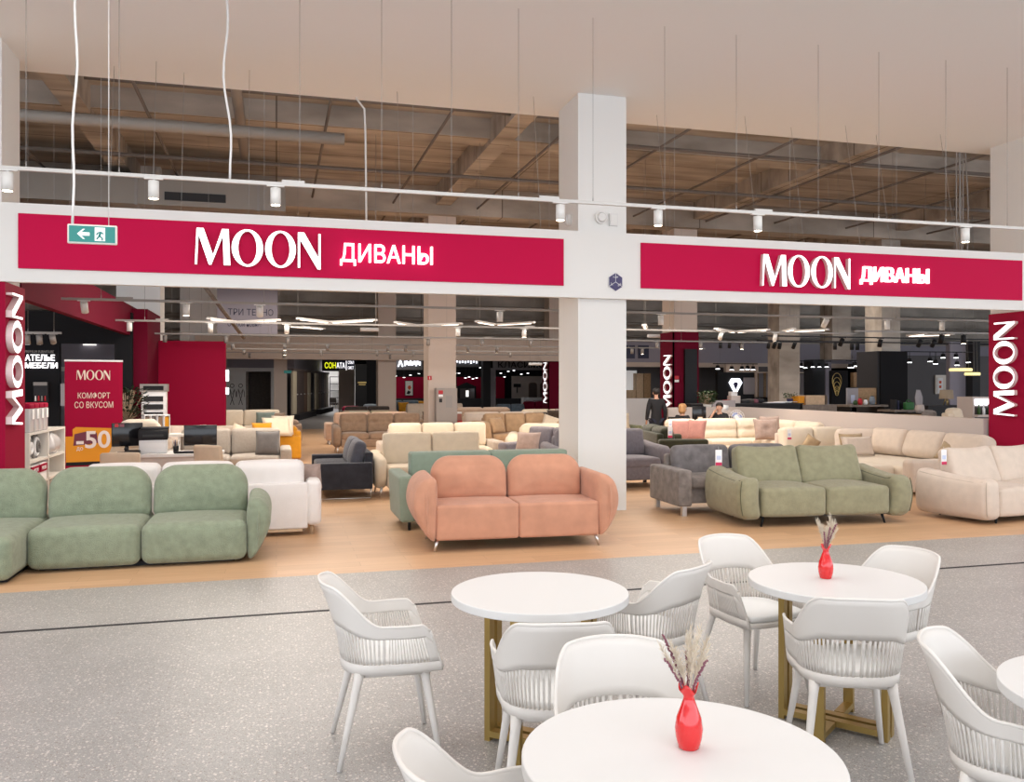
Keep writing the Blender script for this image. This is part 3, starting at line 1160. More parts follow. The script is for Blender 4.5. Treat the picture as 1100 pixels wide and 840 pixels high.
def make_chair():
    t = thing('cafe_armchair', 'chair', 'chair', (0, 0, 0), 0, 'white slatted cafe armchairs')
    zlow = lambda u: ZS + .035

    def zslat(u):
        a = abs(u)
        return shell_top(u) - (.055 + .135 * (1 - smooth(.22, .50, a)))
    mb = MB()
    shell_patch(mb, -1, 1, zslat, shell_top, 96, 6)
    shell_patch(mb, -1, 1, lambda u: ZS - .012, zlow, 96, 2)
    for s in (-1, 1):
        shell_patch(mb, s * .90, s * 1.0, zlow, zslat, 4, 4)
    # rolled rim along the top edge
    mb.tube([shell_pt(u / 48, shell_top(u / 48)) for u in range(-48, 49)], .0075, 8)
    for s in (-1, 1):
        mb.tube([shell_pt(s, ZS + (shell_top(s) - ZS) * k / 6) for k in range(7)], .0075, 8)
    mb.build('shell', 'white_plastic', t)
    mb = MB()
    N = 62
    for i in range(N):
        u = -.89 + 1.78 * (i + .5) / N
        d = .0068
        shell_patch(mb, u - d, u + d, lambda q: ZS + .033, lambda q: zslat(q) + .002, 1, 4, .009)
    mb.build('slats', 'white_plastic', t)
    # seat pan and cushion
    out = []
    for k in range(49):
        out.append(shell_pt(-1 + k / 24, ZS).to_2d())
    out.append(Vector((.262, .12)))
    out.append(Vector((.268, 0)))
    out.append(Vector((.262, -.12)))
    pan = list(reversed(out))
    mb = MB().blob([tuple(p) for p in pan][::-1], .03, .010, 0, Matrix.Translation((0, 0, ZS)))
    mb.build('seat', 'white_plastic', t)
    n2 = [((p.x - .02) * .90 + .02, p.y * .90) for p in out]
    MB().blob(n2, .036, .016, .006, Matrix.Translation((0.012, 0, ZS + .032))).build('seat_cushion', 'pad_white', t)
    # under-frame and legs
    mb = MB()
    for a, b in (((.16, .17), (.16, -.17)), ((-.13, .15), (-.13, -.15)), ((.16, .17), (-.13, .15)), ((.16, -.17), (-.13, -.15))):
        mb.tube([(*a, ZS - .022), (*b, ZS - .022)], .019, 8)
    mb.build('seat_frame', 'white_plastic', t)
    for sx, sy in ((1, 1), (1, -1), (-1, 1), (-1, -1)):
        tx = .165 if sx > 0 else -.135
        bx = .232 if sx > 0 else -.232
        top = Vector((tx, sy * .165, ZS - .012))
        bot = Vector((bx, sy * .225, .006))
        mid = top.lerp(bot, .12)
        lg = MB().tube([top, mid, top.lerp(bot, .4), bot], [.026, .021, .018, .0125], 12).build('leg', 'white_plastic', t)
        MB().cyl(bot - Vector((0, 0, .006)), bot + Vector((0, 0, .004)), .011, .011, 10).build('foot_cap', 'metal', lg)
    return t


CH = [(.505, 4.165, 0, 'white slatted cafe armchair at the left of the bare round table, facing right'),
      (1.12, 3.42, 79, 'white slatted cafe armchair seen from behind, in front of the bare round table'),
      (1.13, 2.62, -99, 'white cafe armchair facing us behind the round table cut off at the bottom'),
      (1.91, 4.19, 125, 'white slatted cafe armchair right of the bare round table, seen from behind'),
      (2.65, 4.42, -81, 'white cafe armchair with seat cushion showing, behind the left side of the vase table'),
      (3.16, 3.97, 190, 'white cafe armchair at the far right of the table before the olive sofa'),
      (2.54, 3.42, 67, 'white slatted cafe armchair seen from behind, in front of the table by the olive sofa'),
      (2.50, 2.42, -50, 'large white slatted cafe armchair at the right edge, facing the cut-off table'),
      (.60, 2.13, 0, 'white cafe armchair at the bottom edge, only its back rim and arm in view')]
ch0 = make_chair()
for i, (x, y, a, lab) in enumerate(CH):
    if i == 0:
        ch0.location = (x, y, 0)
        ch0.rotation_euler = (0, 0, R(a))
        ch0['label'] = lab
    else:
        copy_thing(ch0, (x, y, 0), R(a), lab)


def vase(label, x, y, seed):
    rnd = random.Random(seed)
    t = thing('flower_vase', label, 'vase', (x, y, .75), seed, 'red glass vases on the cafe tables')
    prof = [(0, 0), (.026, 0), (.030, .004), (.036, .03), (.0385, .055), (.034, .085), (.0225, .115), (.0155, .135), (.0150, .143), (.020, .155), (.027, .168),
            (.024, .168), (.017, .155), (.012, .143), (.012, .13)]

    def ruffle(p, i, th):
        if 9 <= i <= 12:
            k = (1 if i in (10, 11) else .5)
            return Vector((p.x * (1 + .12 * k * math.sin(3 * th)), p.y * (1 + .12 * k * math.sin(3 * th)), p.z + .012 * k * math.sin(3 * th + 1)))
        return p
    MB().lathe(prof, n=36, fn=ruffle).build('vase_body', 'red_vase', t)
    for k in range(14):
        ang = rnd.uniform(0, 2 * PI)
        tilt = rnd.uniform(.05, .42)
        L = rnd.uniform(.085, .15)
        base = Vector((0, 0, .125))
        d = Vector((math.cos(ang) * tilt, math.sin(ang) * tilt, 1)).normalized()
        pts = [base + d * (L + .05) * q / 6 + Vector((math.cos(ang), math.sin(ang), -.3)) * .02 * (q / 6) ** 2 for q in range(7)]
        mb = MB().tube(pts, .0011, 5)
        purple = k % 3 == 0
        if not purple:
            # feathery plume: many fine fibres
            for f in range(80):
                q = rnd.uniform(.35, 1.0)
                i0 = min(5, int(q * 6))
                p = pts[i0].lerp(pts[i0 + 1], q * 6 - i0)
                a2 = rnd.uniform(0, 2 * PI)
                s = (.006 + .022 * math.sin(PI * min(1, (q - .3) / .75)))
                e = p + d * rnd.uniform(.012, .026) + Vector((math.cos(a2), math.sin(a2), 0)) * s * rnd.uniform(.35, .8)
                mb.tube([p, p.lerp(e, .5) + d * .002, e], [.0012, .0009, .0004], 3, caps=False)
        else:
            for f in range(34):
                q = .3 + .7 * f / 34
                i0 = min(5, int(q * 6))
                p = pts[i0].lerp(pts[min(6, i0 + 1)], q * 6 - i0)
                a2 = rnd.uniform(0, 2 * PI)
                mb.soft(p + Vector((math.cos(a2), math.sin(a2), 0)) * .0025, (.005, .005, .007), .0024, ni=1, nr=1)
        mb.build('dried_stem' if purple else 'pampas_plume', 'dry_purple' if purple else 'dry_grass', t)
    return t


p = fl(887, 621, .75)
vase('red ruffled glass vase with dried grasses on the farther table', p.x, p.y, 3)
p = fl(740, 803, .75)
vase('red ruffled glass vase with dried grasses on the nearest table', p.x, p.y, 8)


# ============================================================ SOFAS
def d_shape(wd, ht, rt, rb=.06, n=8):
    """cushion outline: rounded rectangle, large top radius rt, small bottom radius rb; x centred, y from 0"""
    o = []
    for cx, cy, r, a0 in ((wd / 2 - rb, rb, rb, -90), (wd / 2 - rt, ht - rt, rt, 0), (-wd / 2 + rt, ht - rt, rt, 90), (-wd / 2 + rb, rb, rb, 180)):
        for k in range(n + 1):
            a = R(a0 + 90 * k / n)
            o.append((cx + r * math.cos(a), cy + r * math.sin(a)))
    return o


def stand_T(x, y, z, lean=0.0):
    """outline plane upright facing -y: local x -> x, local y -> z, local z -> -y"""
    return Matrix.Translation((x, y, z)) @ Matrix.Rotation(-lean, 4, 'X') @ Matrix.Rotation(R(90), 4, 'X')


def side_T(x, y, z):
    """outline plane: local x -> y, local y -> z, local z -> x"""
    return Matrix.Translation((x, y, z)) @ Matrix(((0, 0, 1, 0), (1, 0, 0, 0), (0, 1, 0, 0), (0, 0, 0, 1)))


def sofa_root(label, x, y, rz, cat='sofa', name='sofa', group=None):
    return thing(name, label, cat, (x, y, 0), rz, group)


def sofa(label, x, y, rz, w_, d_, m, h=.88, seat=.44, aw=.2, ah=.62, ns=2, nb=2, arms='LR', leg='block', lift=.12, bd=.22, lean=.16,
         tuft=0, soft_r=.06, back='box', cushion_m=None, ni=4, legm='metal', plain_back=True, arm_style='box', name='sofa', nr=3, back_h=None, puff=.03):
    """general upholstered sofa; local front is -y; parts: base, backrest, seat cushions, back cushions, armrests, legs"""
    t = sofa_root(label, x, y, rz, name=name)
    xl = -w_ / 2 + (aw if 'L' in arms else 0)
    xr = w_ / 2 - (aw if 'R' in arms else 0)
    iw = xr - xl
    cm = cushion_m or m
    MB().soft(((xl + xr) / 2, .0, (lift + seat - .14) / 2), (iw, d_ - .04, seat - .14 - lift), .03, ni=2, nr=2).build('base', m, t)
    if plain_back:
        bh = back_h or h - .10
        MB().soft(((xl + xr) / 2, d_ / 2 - .07, (lift + bh) / 2), (iw, .14, bh - lift), .04, ni=2, nr=2).build('backrest', m, t)
    for k in range(ns):
        cw = iw / ns
        MB().soft((xl + cw * (k + .5), -.10, seat - .075), (cw - .008, d_ - .22, .17), soft_r, (0, 0, puff), ni=ni, nr=nr).build('seat_cushion', cm, t)
    for k in range(nb):
        cw = iw / nb
        cx = xl + cw * (k + .5)
        hh = h - seat + .02
        if back == 'box':
            mb = MB()

            def fn(p, hh=hh, cw=cw):
                o = Vector(p)
                if tuft:
                    # pulled-in buttons along the middle
                    for q in range(tuft):
                        bx = -cw / 2 + cw * (q + .5) / tuft
                        g = math.exp(-(((p.x - bx) / .05) ** 2 + ((p.z - .02) / .04) ** 2))
                        if p.y < 0:
                            o.y += .05 * g
                    if p.y < 0:
                        o.y += .022 * math.exp(-((p.z - .02) / .035) ** 2)
                return o
            mb.soft((cx, d_ / 2 - .14 - bd / 2 + .03, seat + hh / 2 - .01), (cw - .01, bd, hh), soft_r * 1.1, (0, puff * 1.6, .01), ni=ni + (6 if tuft else 0), nr=nr, fn=fn,
                    rot=(-lean, 0, 0)).build('back_cushion', cm, t)
        else:
            MB().blob(d_shape(cw - .01, hh, min(hh, cw) * .42), bd, bd * .45, .02, stand_T(cx, d_ / 2 - .14 - bd / 2, seat - .02, lean)).build('back_cushion', cm, t)
    for s in arms:
        sg = -1 if s == 'L' else 1
        cx = sg * (w_ / 2 - aw / 2)
        if arm_style == 'box':
            MB().soft((cx, 0, (lift + ah) / 2), (aw, d_, ah - lift), min(.05, aw * .4), (.0, 0, 0), ni=3, nr=3).build('armrest', m, t)
        elif arm_style == 'curve':
            # side profile with a swept front
            o = [(-d_ / 2 + .10, lift), (d_ / 2, lift), (d_ / 2, ah + .06), (d_ / 2 - .35, ah + .02), (-d_ / 2 + .14, ah), (-d_ / 2 + .02, ah - .06), (-d_ / 2, ah - .18), (-d_ / 2 + .03, lift + .15)]
            MB().blob(o, aw, aw * .4, .01, side_T(cx, 0, 0)).build('armrest', m, t)
        elif arm_style == 'flare':
            def fn(p, sg=sg):
                q = (p.z + (ah - lift) / 2) / (ah - lift)
                return (p.x + sg * .07 * q * q, p.y + .02 * q, p.z)
            MB().soft((cx, 0, (lift + ah) / 2), (aw, d_, ah - lift), min(.08, aw * .45), (.01, .01, .02), ni=5, nr=3, fn=fn).build('armrest', m, t)
    if leg != 'none':
        for sx in (-1, 1):
            for sy in (-1, 1):
                lx, ly = sx * (w_ / 2 - .12), sy * (d_ / 2 - .10)
                if leg == 'block':
                    mb = MB().box((lx, ly, lift / 2 + .01), (.05, .05, lift + .02))
                else:
                    mb = MB().cyl((lx, ly, lift + .02), (lx + sx * .03, ly + sy * .02, 0), .022, .013, 12)
                mb.build('leg', legm, t)
    return t


def span_sofa(label, pl, pr, y, *a, **k):
    xl, xr = XA(pl, y), XA(pr, y)
    return sofa(label, (xl + xr) / 2, y, 0, xr - xl, *a, **k)


def pillow(label, loc, sx, sz, m, rz=0, lean=.3, th=.15, roll=0, group='loose cushions on the sofas', tufted=False):
    """square throw pillow with pinched corners; faces local -y"""
    t = thing('throw_pillow', label, 'cushion', loc, 0, group, rot=(-lean, roll, rz))
    n = 14
    vs = []
    idx = {}
    fs = []
    for sgn in (-1, 1):
        for i in range(n + 1):
            for j in range(n + 1):
                u, v = -1 + 2 * i / n, -1 + 2 * j / n
                e = (1 - u ** 4) * (1 - v ** 4)
                pin = 1 - .07 * (1 - u * u) * abs(v) ** 3
                pin2 = 1 - .07 * (1 - v * v) * abs(u) ** 3
                dpt = sgn * th / 2 * (e ** .55 if e > 0 else 0)
                if tufted:
                    dpt *= 1 - .75 * math.exp(-((u / .25) ** 2 + (v / .25) ** 2))
                edge = i in (0, n) or j in (0, n)
                key = (i, j) if edge else (i, j, sgn)
                if key not in idx:
                    idx[key] = len(vs)
                    vs.append((u * sx / 2 * pin2, dpt, sz / 2 + v * sz / 2 * pin))
        for i in range(n):
            for j in range(n):
                q = [(i, j), (i + 1, j), (i + 1, j + 1), (i, j + 1)]
                q = [idx[k] if k in idx else idx[(*k, sgn)] for k in q]
                fs.append(q if sgn < 0 else q[::-1])
    mb = MB().add(vs, fs, 0, True)
    mb.build('cushion_body', m, t)
    # piping round the seam
    per = [idx[(i, 0)] for i in range(n)] + [idx[(n, j)] for j in range(n)] + [idx[(n - i, n)] for i in range(n)] + [idx[(0, n - j)] for j in range(n + 1)]
    MB().tube([vs[k] for k in per], .005, 5).build('piping', m, t)
    return t


def price_tag(label, loc, rz, s=1.0):
    t = thing('price_tag', label, 'tag', loc, rz, 'hanging price tags')
    MB().soft((0, 0, -.10 * s), (.085 * s, .006, .20 * s), .002, ni=1, nr=1).build('card', 'paper', t)
    MB().box((0, -.0045, -.178 * s), (.08 * s, .003, .04 * s)).build('red_strip', 'tag_red', t)
    MB().box((0, -.0045, -.10 * s), (.055 * s, .003, .05 * s)).build('print_block', 'tag_blue', t)
    MB().tube([(0, 0, 0), (0, .01, .04 * s)], .0015, 5).build('string', 'paper', t)
    return t


# --- green modular sofa, front left
t = sofa_root('long moss green modular sofa with rounded cushions, nearest at the left', 0, 0, 0)
g = 'f_green'
XR_, YB_ = -.27, 9.88
FR = 8.78
xs = [-.28, -1.25, -2.23]
for k in range(2):
    x1, x0 = xs[k], xs[k + 1]
    MB().soft(((x0 + x1) / 2, (FR + YB_) / 2, .225), (x1 - x0 - .006, YB_ - FR, .39), .085, (.012, .02, .018), ni=6, nr=4).build('seat_module', g, t)
MB().soft((-2.74, (8.36 + YB_) / 2, .225), (1.01, YB_ - 8.36, .39), .085, (.012, .02, .018), ni=6, nr=4).build('chaise_module', g, t)
MB().soft((-3.72, (FR + YB_) / 2, .225), (.94, YB_ - FR, .39), .085, (.012, .02, .018), ni=6, nr=4).build('seat_module', g, t)
for x0, x1 in ((-1.235, -.295), (-2.225, -1.255), (-3.215, -2.245), (-4.18, -3.24)):
    MB().blob(d_shape(x1 - x0, .54, .235, .07, 10), .27, .12, .03, stand_T((x0 + x1) / 2, 9.60, .37, .16)).build('back_cushion', g, t)
# rounded right arm: a thick bean leaning outwards
arm = [(.0, .05), (.05, .035), (.13, .15), (.20, .30), (.225, .43), (.19, .56), (.10, .625), (.01, .60), (-.015, .45), (-.01, .22)]
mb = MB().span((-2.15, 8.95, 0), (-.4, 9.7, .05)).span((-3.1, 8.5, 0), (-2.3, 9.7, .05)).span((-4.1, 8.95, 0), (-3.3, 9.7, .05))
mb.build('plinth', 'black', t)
GREEN = t

# --- white sofa seen from behind
t = sofa_root('white sofa seen from its back, directly behind the green modular sofa', -.86, 10.72, 0)
m = 'f_white'
MB().soft((0, -.44, .345), (2.42, .13, .53), .02, (0, .0, 0), ni=3, nr=2).build('backrest', m, t)
MB().soft((0, .03, .27), (2.36, .84, .28), .05, ni=3, nr=2).build('base', m, t)
for k in range(3):
    MB().soft((-.785 + .785 * k, .12, .43), (.775, .74, .16), .06, (0, 0, .02), ni=4).build('seat_cushion', m, t)
    MB().soft((-.785 + .785 * k, -.30, .68), (.778, .20, .36), .075, (0, .03, .015), ni=5, rot=(.08, 0, 0)).build('back_cushion', m, t)
for s in (-1, 1):
    MB().soft((s * 1.28, -.02, .375), (.17, .98, .53), .06, (.01, 0, 0), ni=4).build('armrest', m, t)
    for sy in (-.40, .38):
        MB().cyl((s * 1.26, sy, 0), (s * 1.26, sy, .14), .022, .028, 12).build('leg', 'wood_light', t)
MB().box((0, -.44, .065), (2.3, .12, .03)).build('rail', 'wood_light', t)
pillow('taupe cushion corner peeping over the right end of the white sofa', (.40, 10.66, .50), .30, .30, 'f_taupepillow', R(150), .15)

# --- orange sofa with D-shaped cushions
OX, OY, OR = 2.51, 9.22, R(-3)
t = sofa_root('terracotta orange two-seat sofa with round arms and two D-shaped back cushions', OX, OY, OR)
m = 'f_orange'
for k in (-1, 1):
    MB().soft((k * .443, -.02, .305), (.888, .92, .37), .035, (.0, .012, .012), ni=6, nr=4).build('seat_cushion', m, t)
    MB().blob(d_shape(.86, .50, .21, .06, 10), .24, .11, .03, stand_T(k * .435, .17, .455, .14)).build('back_cushion', m, t)
MB().soft((0, .40, .40), (1.8, .14, .56), .05, ni=3, nr=2).build('backrest', m, t)


def spline(pts, q=5):
    o = []
    n = len(pts)
    for i in range(n):
        p0, p1, p2, p3 = (pts[(i + j - 1) % n] for j in range(4))
        for k in range(q):
            u = k / q
            o.append(tuple(.5 * (2 * p1[c] + (p2[c] - p0[c]) * u + (2 * p0[c] - 5 * p1[c] + 4 * p2[c] - p3[c]) * u * u + (3 * p1[c] - p0[c] - 3 * p2[c] + p3[c]) * u ** 3) for c in (0, 1)))
    return o


def front_arm(x, y, s, pts, depth, r, scoop=.0):
    """arm with a D outline in front view (x outward, z up), running front to back"""
    o = spline([(p[0] * s, p[1]) for p in (pts if s > 0 else reversed(pts))])

    def fn(p):
        # front and back ends rounded in side view: lower towards the ends
        return p
    return MB().blob(o, depth, r, .035, stand_T(x, y, 0))


for s in (-1, 1):
    front_arm(s * .885, -.03, s, [(.0, .14), (.05, .125), (.15, .24), (.225, .40), (.235, .54), (.19, .69), (.09, .775), (.0, .76), (-.02, .60), (-.015, .35)], .98, .115).build('armrest', m, t)
    for sy in (-.40, .36):
        MB().cyl((s * .86, sy, .14), (s * .90, sy - .02, 0), .021, .012, 14).build('leg', 'metal', t)
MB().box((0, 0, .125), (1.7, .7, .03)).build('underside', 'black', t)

front_arm(-.275, 9.30, 1, arm, 1.02, .115).build('armrest', 'f_green', GREEN)

# --- sage sofa close behind it
t = sofa_root('sage green sofa hidden behind the orange sofa, slab arm at its left', 2.64, 10.62, 0)
m = 'f_sage'
for k in (-1, 1):
    MB().soft((k * .52 + .02, .20, .655), (1.035, .26, .48), .035, (0, .01, 0), ni=4).build('back_cushion', m, t)
    MB().soft((k * .52, -.13, .36), (1.03, .62, .20), .05, (0, 0, .02), ni=4).build('seat_cushion', m, t)
MB().soft((0, .05, .20), (2.1, .86, .2), .03, ni=2, nr=2).build('base', m, t)
for s in (-1, 1):
    def fn(p, s=s):
        return (p.x + s * .05 * (p.z + .28), p.y - .10 * (p.z + .28) * (1 if p.y < 0 else 0), p.z)
    MB().soft((s * (1.13 if s < 0 else 1.06), .02, .385), (.18, .98, .56), .04, (0.01, 0, 0), ni=4, fn=fn).build('armrest', m, t)
    for sy in (-.36, .4):
        MB().cyl((s * 1.1, sy, 0), (s * 1.1, sy, .13), .018, .022, 12).build('leg', 'black', t)

# --- navy sofa side on, facing left
t = sofa_root('black-navy sofa standing side on and facing left, behind the white sofa', 1.02, 14.15, R(-90))
m = 'f_navy'
for s in (-1, 1):
    MB().soft((s * .88, -.02, .355), (.16, .84, .40), .02, (.0, 0, 0), ni=3, nr=2).build('armrest', m, t)
    mb = MB()
    for a, b in (((-.40, .0), (.38, .0)), ((-.40, .0), (-.40, .16)), ((.38, 0), (.38, .16))):
        mb.tube([(s * .88, a[0], a[1] + .012), (s * .88, b[0], b[1] + .012)], .011, 6)
    mb.build('sled_leg', 'metal', t)
MB().soft((0, .0, .26), (1.6, .80, .20), .02, ni=3, nr=2).build('base', m, t)
MB().soft((0, .36, .45), (1.6, .13, .50), .03, ni=3, nr=2).build('backrest', m, t)
for k in (-1, 1):
    MB().soft((k * .40, -.08, .42), (.79, .66, .14), .04, (0, 0, .02), ni=4).build('seat_cushion', m, t)
    MB().soft((k * .40, .20, .66), (.76, .17, .42), .06, (0, .05, .01), ni=5, rot=(-.25, 0, 0)).build('back_cushion', 'f_navy_pillow', t)

# --- rows of sofas behind
sofa('cream sofa with curved arms and two tall back panels, right of the navy sofa', 2.46, 13.75, R(0), 2.0, .92, 'f_cream', h=.95, seat=.46, aw=.2, ah=.62, arm_style='curve',
     leg='cone', lift=.14, back_h=.8, puff=.012, lean=.08, soft_r=.04)
sofa('pale beige three-seat sofa with low arms, behind the cream curved sofa', 3.28, 17.6, 0, 2.55, .95, 'f_beige', h=.93, seat=.44, aw=.24, ah=.58, ns=3, nb=3, cushion_m='f_cream', lean=.1)
sofa('brown sofa with buttoned back cushions and curved arms', 2.63, 22.4, 0, 2.5, .95, 'f_brown', h=.98, seat=.50, aw=.2, ah=.68, ns=3, nb=3, tuft=2, arm_style='curve', leg='cone', lift=.16, ni=5)
sofa('light tan sofa with slab arms behind the brown buttoned sofa', 2.75, 25.9, 0, 2.75, .95, 'f_pinkbeige', h=.90, seat=.44, aw=.28, ah=.62, ns=2, nb=2)
sofa('dark taupe sofa far back beside the grey corridor', 3.1, 29.4, 0, 2.3, .95, 'f_taupe', h=.85, seat=.42)
sofa('charcoal brown sofa farthest back below the beige column', 3.35, 32.8, 0, 2.1, .95, 'f_dark', h=.9, seat=.42)
pillow('sage green cushion leaning on the dark taupe sofa, left one', (2.65, 28.95, .46), .6, .42, 'f_sage', 0, .3)
pillow('light green leafy cushion on the dark taupe sofa, right one', (3.35, 28.95, .46), .6, .42, 'f_olivefar', 0, .3)
sofa('small brown armchair with a dark cushion between the two beige columns', 5.05, 27.5, R(8), 1.2, .9, 'f_brown', h=.86, seat=.44, ns=1, nb=1, name='armchair')
pillow('dark brown cushion on the small brown armchair', (4.75, 27.1, .48), .5, .42, 'f_fur', 0, .3)

# left group
span_sofa('light grey-beige two-seat sofa facing us behind the reception desk', 180, 313, 16.4, 1.0, 'f_greige', h=.92, seat=.46, aw=.2, ah=.60, ns=2, nb=2, bd=.24, lean=.12)
pillow('dark grey square cushion on the grey-beige sofa', (XA(287, 16.1), 16.05, .48), .42, .44, 'f_grey', R(-6), .25)
span_sofa('beige low sofa behind the grey-beige sofa, piled with cushions', 176, 300, 19.3, .95, 'f_beige', h=.84, seat=.42, ns=3, nb=0)
pillow('long sand cushion at the left of the low beige sofa', (XA(199, 19.1), 19.1, .50), .8, .42, 'f_sand', 0, .35)
pillow('pale beige cushion lying in the middle of the low beige sofa', (XA(232, 19.1), 19.1, .50), 1.0, .40, 'f_beige', 0, .3)
pillow('small cream cushion near the right end of the low beige sofa', (XA(256, 19.0), 19.0, .50), .45, .40, 'f_cream', R(15), .3, roll=.4)
sofa('cream three-seat sofa far left in front of the washroom sign', -1.0, 28.2, 0, 2.6, .95, 'f_ivory', h=.93, seat=.45, ns=2, nb=2, lean=.1)
pillow('teal grey cushion on the far cream sofa', (-.35, 27.85, .48), .58, .42, 'f_teal', R(-8), .3)
pillow('taupe cushion at the right end of the far cream sofa', (.0, 27.85, .48), .5, .40, 'f_taupe', R(-15), .3)
sofa('brown pouf-like armchair at the right of the far cream sofa', .30, 25.6, R(-90), .9, .8, 'f_taupe', h=.72, seat=.42, ns=1, nb=1, name='armchair', aw=.16, ah=.6)
sofa('mustard yellow armchair with square arms beside the aisle', .12, 20.6, R(-90), 1.1, .85, 'f_yellow', h=.78, seat=.42, aw=.17, ah=.58, ns=1, nb=1, name='armchair', lift=.06)
pillow('cream cushion resting on the yellow armchair', (XA(299, 19.4), 19.4, .62), .62, .44, 'f_cream', R(20), .4)
pillow('yellow round cushion beside the cream cushion', (XA(282, 19.2), 19.15, .62), .42, .32, 'f_yellow', R(10), .3)
pillow('ivory cushion standing behind the cream cushion', (XA(303, 20.0), 20.0, .62), .5, .44, 'f_ivory', R(-10), .25)

# middle group right of the columns
sofa('tan velvet sofa with tall arms and a cushion, facing us', 6.1, 21.6, R(6), 2.2, .98, 'f_tan', h=.98, seat=.48, aw=.24, ah=.80, ns=1, nb=3, arm_style='flare', lift=.08, puff=.015)
pillow('tan cushion leaning on the left arm of the tan velvet sofa', (5.5, 21.2, .52), .5, .42, 'f_tan', R(35), .45)
pillow('cream cushion at the right end of the tan velvet sofa', (6.85, 21.35, .52), .5, .44, 'f_cream', R(-25), .4, roll=.3)
sofa('cream sofa with blocky left arm just behind the tan sofa', 6.15, 23.5, 0, 2.6, .95, 'f_sand', h=.95, seat=.44, aw=.26, ah=.66)
sofa('taupe sofa seen from its quilted back beyond the fire cabinet', 6.6, 28.0, R(180), 2.2, .95, 'f_taupe', h=.98, seat=.44, plain_back=True, back_h=.95, lift=.06)
sofa('pale grey sofa far back, below the red shop walls', 5.9, 32.5, 0, 2.6, .95, 'f_beige', h=1.0, seat=.44)
sofa('cream low sofa left of the far magenta column', 9.35, 28.8, 0, 2.4, .95, 'f_cream', h=.86, seat=.42)
sofa('dark brown sofa with fluffy cushions, left of the white pillar', 8.1, 24.3, 0, 2.2, .95, 'f_dark', h=.9, seat=.44)
pillow('fluffy brown round cushion on the dark brown sofa, upper one', (7.95, 24.0, .56), .5, .46, 'f_fur', 0, .3, th=.28)
pillow('fluffy brown round cushion at the right of the dark brown sofa', (8.05, 22.9, .40), .6, .5, 'f_fur', R(-10), .2, th=.32)
pillow('dark blue cushion on the dark brown sofa beside the pillar', (8.6, 23.9, .5), .5, .42, 'f_blue', 0, .3)
sofa('cream armchair with rounded back, left of the white pillar', 5.85, 18.2, R(-20), 1.9, .95, 'f_cream', h=.88, seat=.44, back='D', ns=1, nb=1, aw=.26, ah=.62, arm_style='curve')
sofa('grey sofa half hidden by the white pillar, facing left', 5.15, 16.2, R(-60), 1.8, .95, 'f_mauve', h=.88, seat=.42, aw=.24, ah=.58)
pillow('pale taupe cushion on the grey sofa left of the pillar', (4.70, 16.05, .42), .5, .42, 'f_taupepillow', R(-40), .35)

# right of the pillar
t = sofa('mauve grey sofa with swept right arm, just right of the white pillar', 5.45, 13.75, R(3), 2.1, .95, 'f_mauve', h=.96, seat=.50, aw=.22, ah=.70, arm_style='curve', lift=.14, legm='black', bd=.2)
sofa('dark green sofa with high plain back behind the mauve grey sofa', 7.55, 15.6, R(80), 1.9, .95, 'f_dkgreen', h=.92, seat=.45, aw=.18, ah=.72, bd=.24)
sofa('olive sofa far back right of the pillar, with a cream cushion', 8.75, 22.3, 0, 2.0, .95, 'f_olivefar', h=.95, seat=.46, lift=.06)
pillow('cream tufted square cushion on the far olive sofa', (9.1, 21.95, .5), .62, .48, 'f_cream', R(-5), .3, tufted=True)
price_tag('white price tag hanging on the dark green sofa', (7.12, 14.72, .95), R(-20))

# --- grey velvet sofa (left of the olive one)
t = sofa_root('grey crushed-velvet sofa with long slab arm, left of the olive sofa', 6.24, 10.80, R(-2))
m = 'f_velvet'
for s in (-1, 1):
    MB().soft((s * 1.0, 0, .37), (.20, 1.0, .48), .03, (.008, 0, .004), ni=4).build('armrest', m, t)
    for sy in (-.44, .44):
        MB().span((s * 1.0 - .03, sy - .03, 0), (s * 1.0 + .03, sy + .03, .14)).build('leg', 'metal', t)
MB().soft((0, .05, .26), (1.8, .86, .22), .03, ni=3, nr=2).build('base', m, t)
MB().soft((0, .42, .5), (1.8, .14, .52), .04, ni=3, nr=2).build('backrest', m, t)
for k in (-1, 1):
    MB().soft((k * .45, -.05, .43), (.89, .8, .15), .05, (0, 0, .02), ni=4).build('seat_cushion', m, t)
    MB().soft((k * .45, .22, .66), (.86, .20, .46), .08, (0, .05, .01), ni=5, rot=(-.2, 0, 0)).build('back_cushion', 'f_velvet_pillow', t)


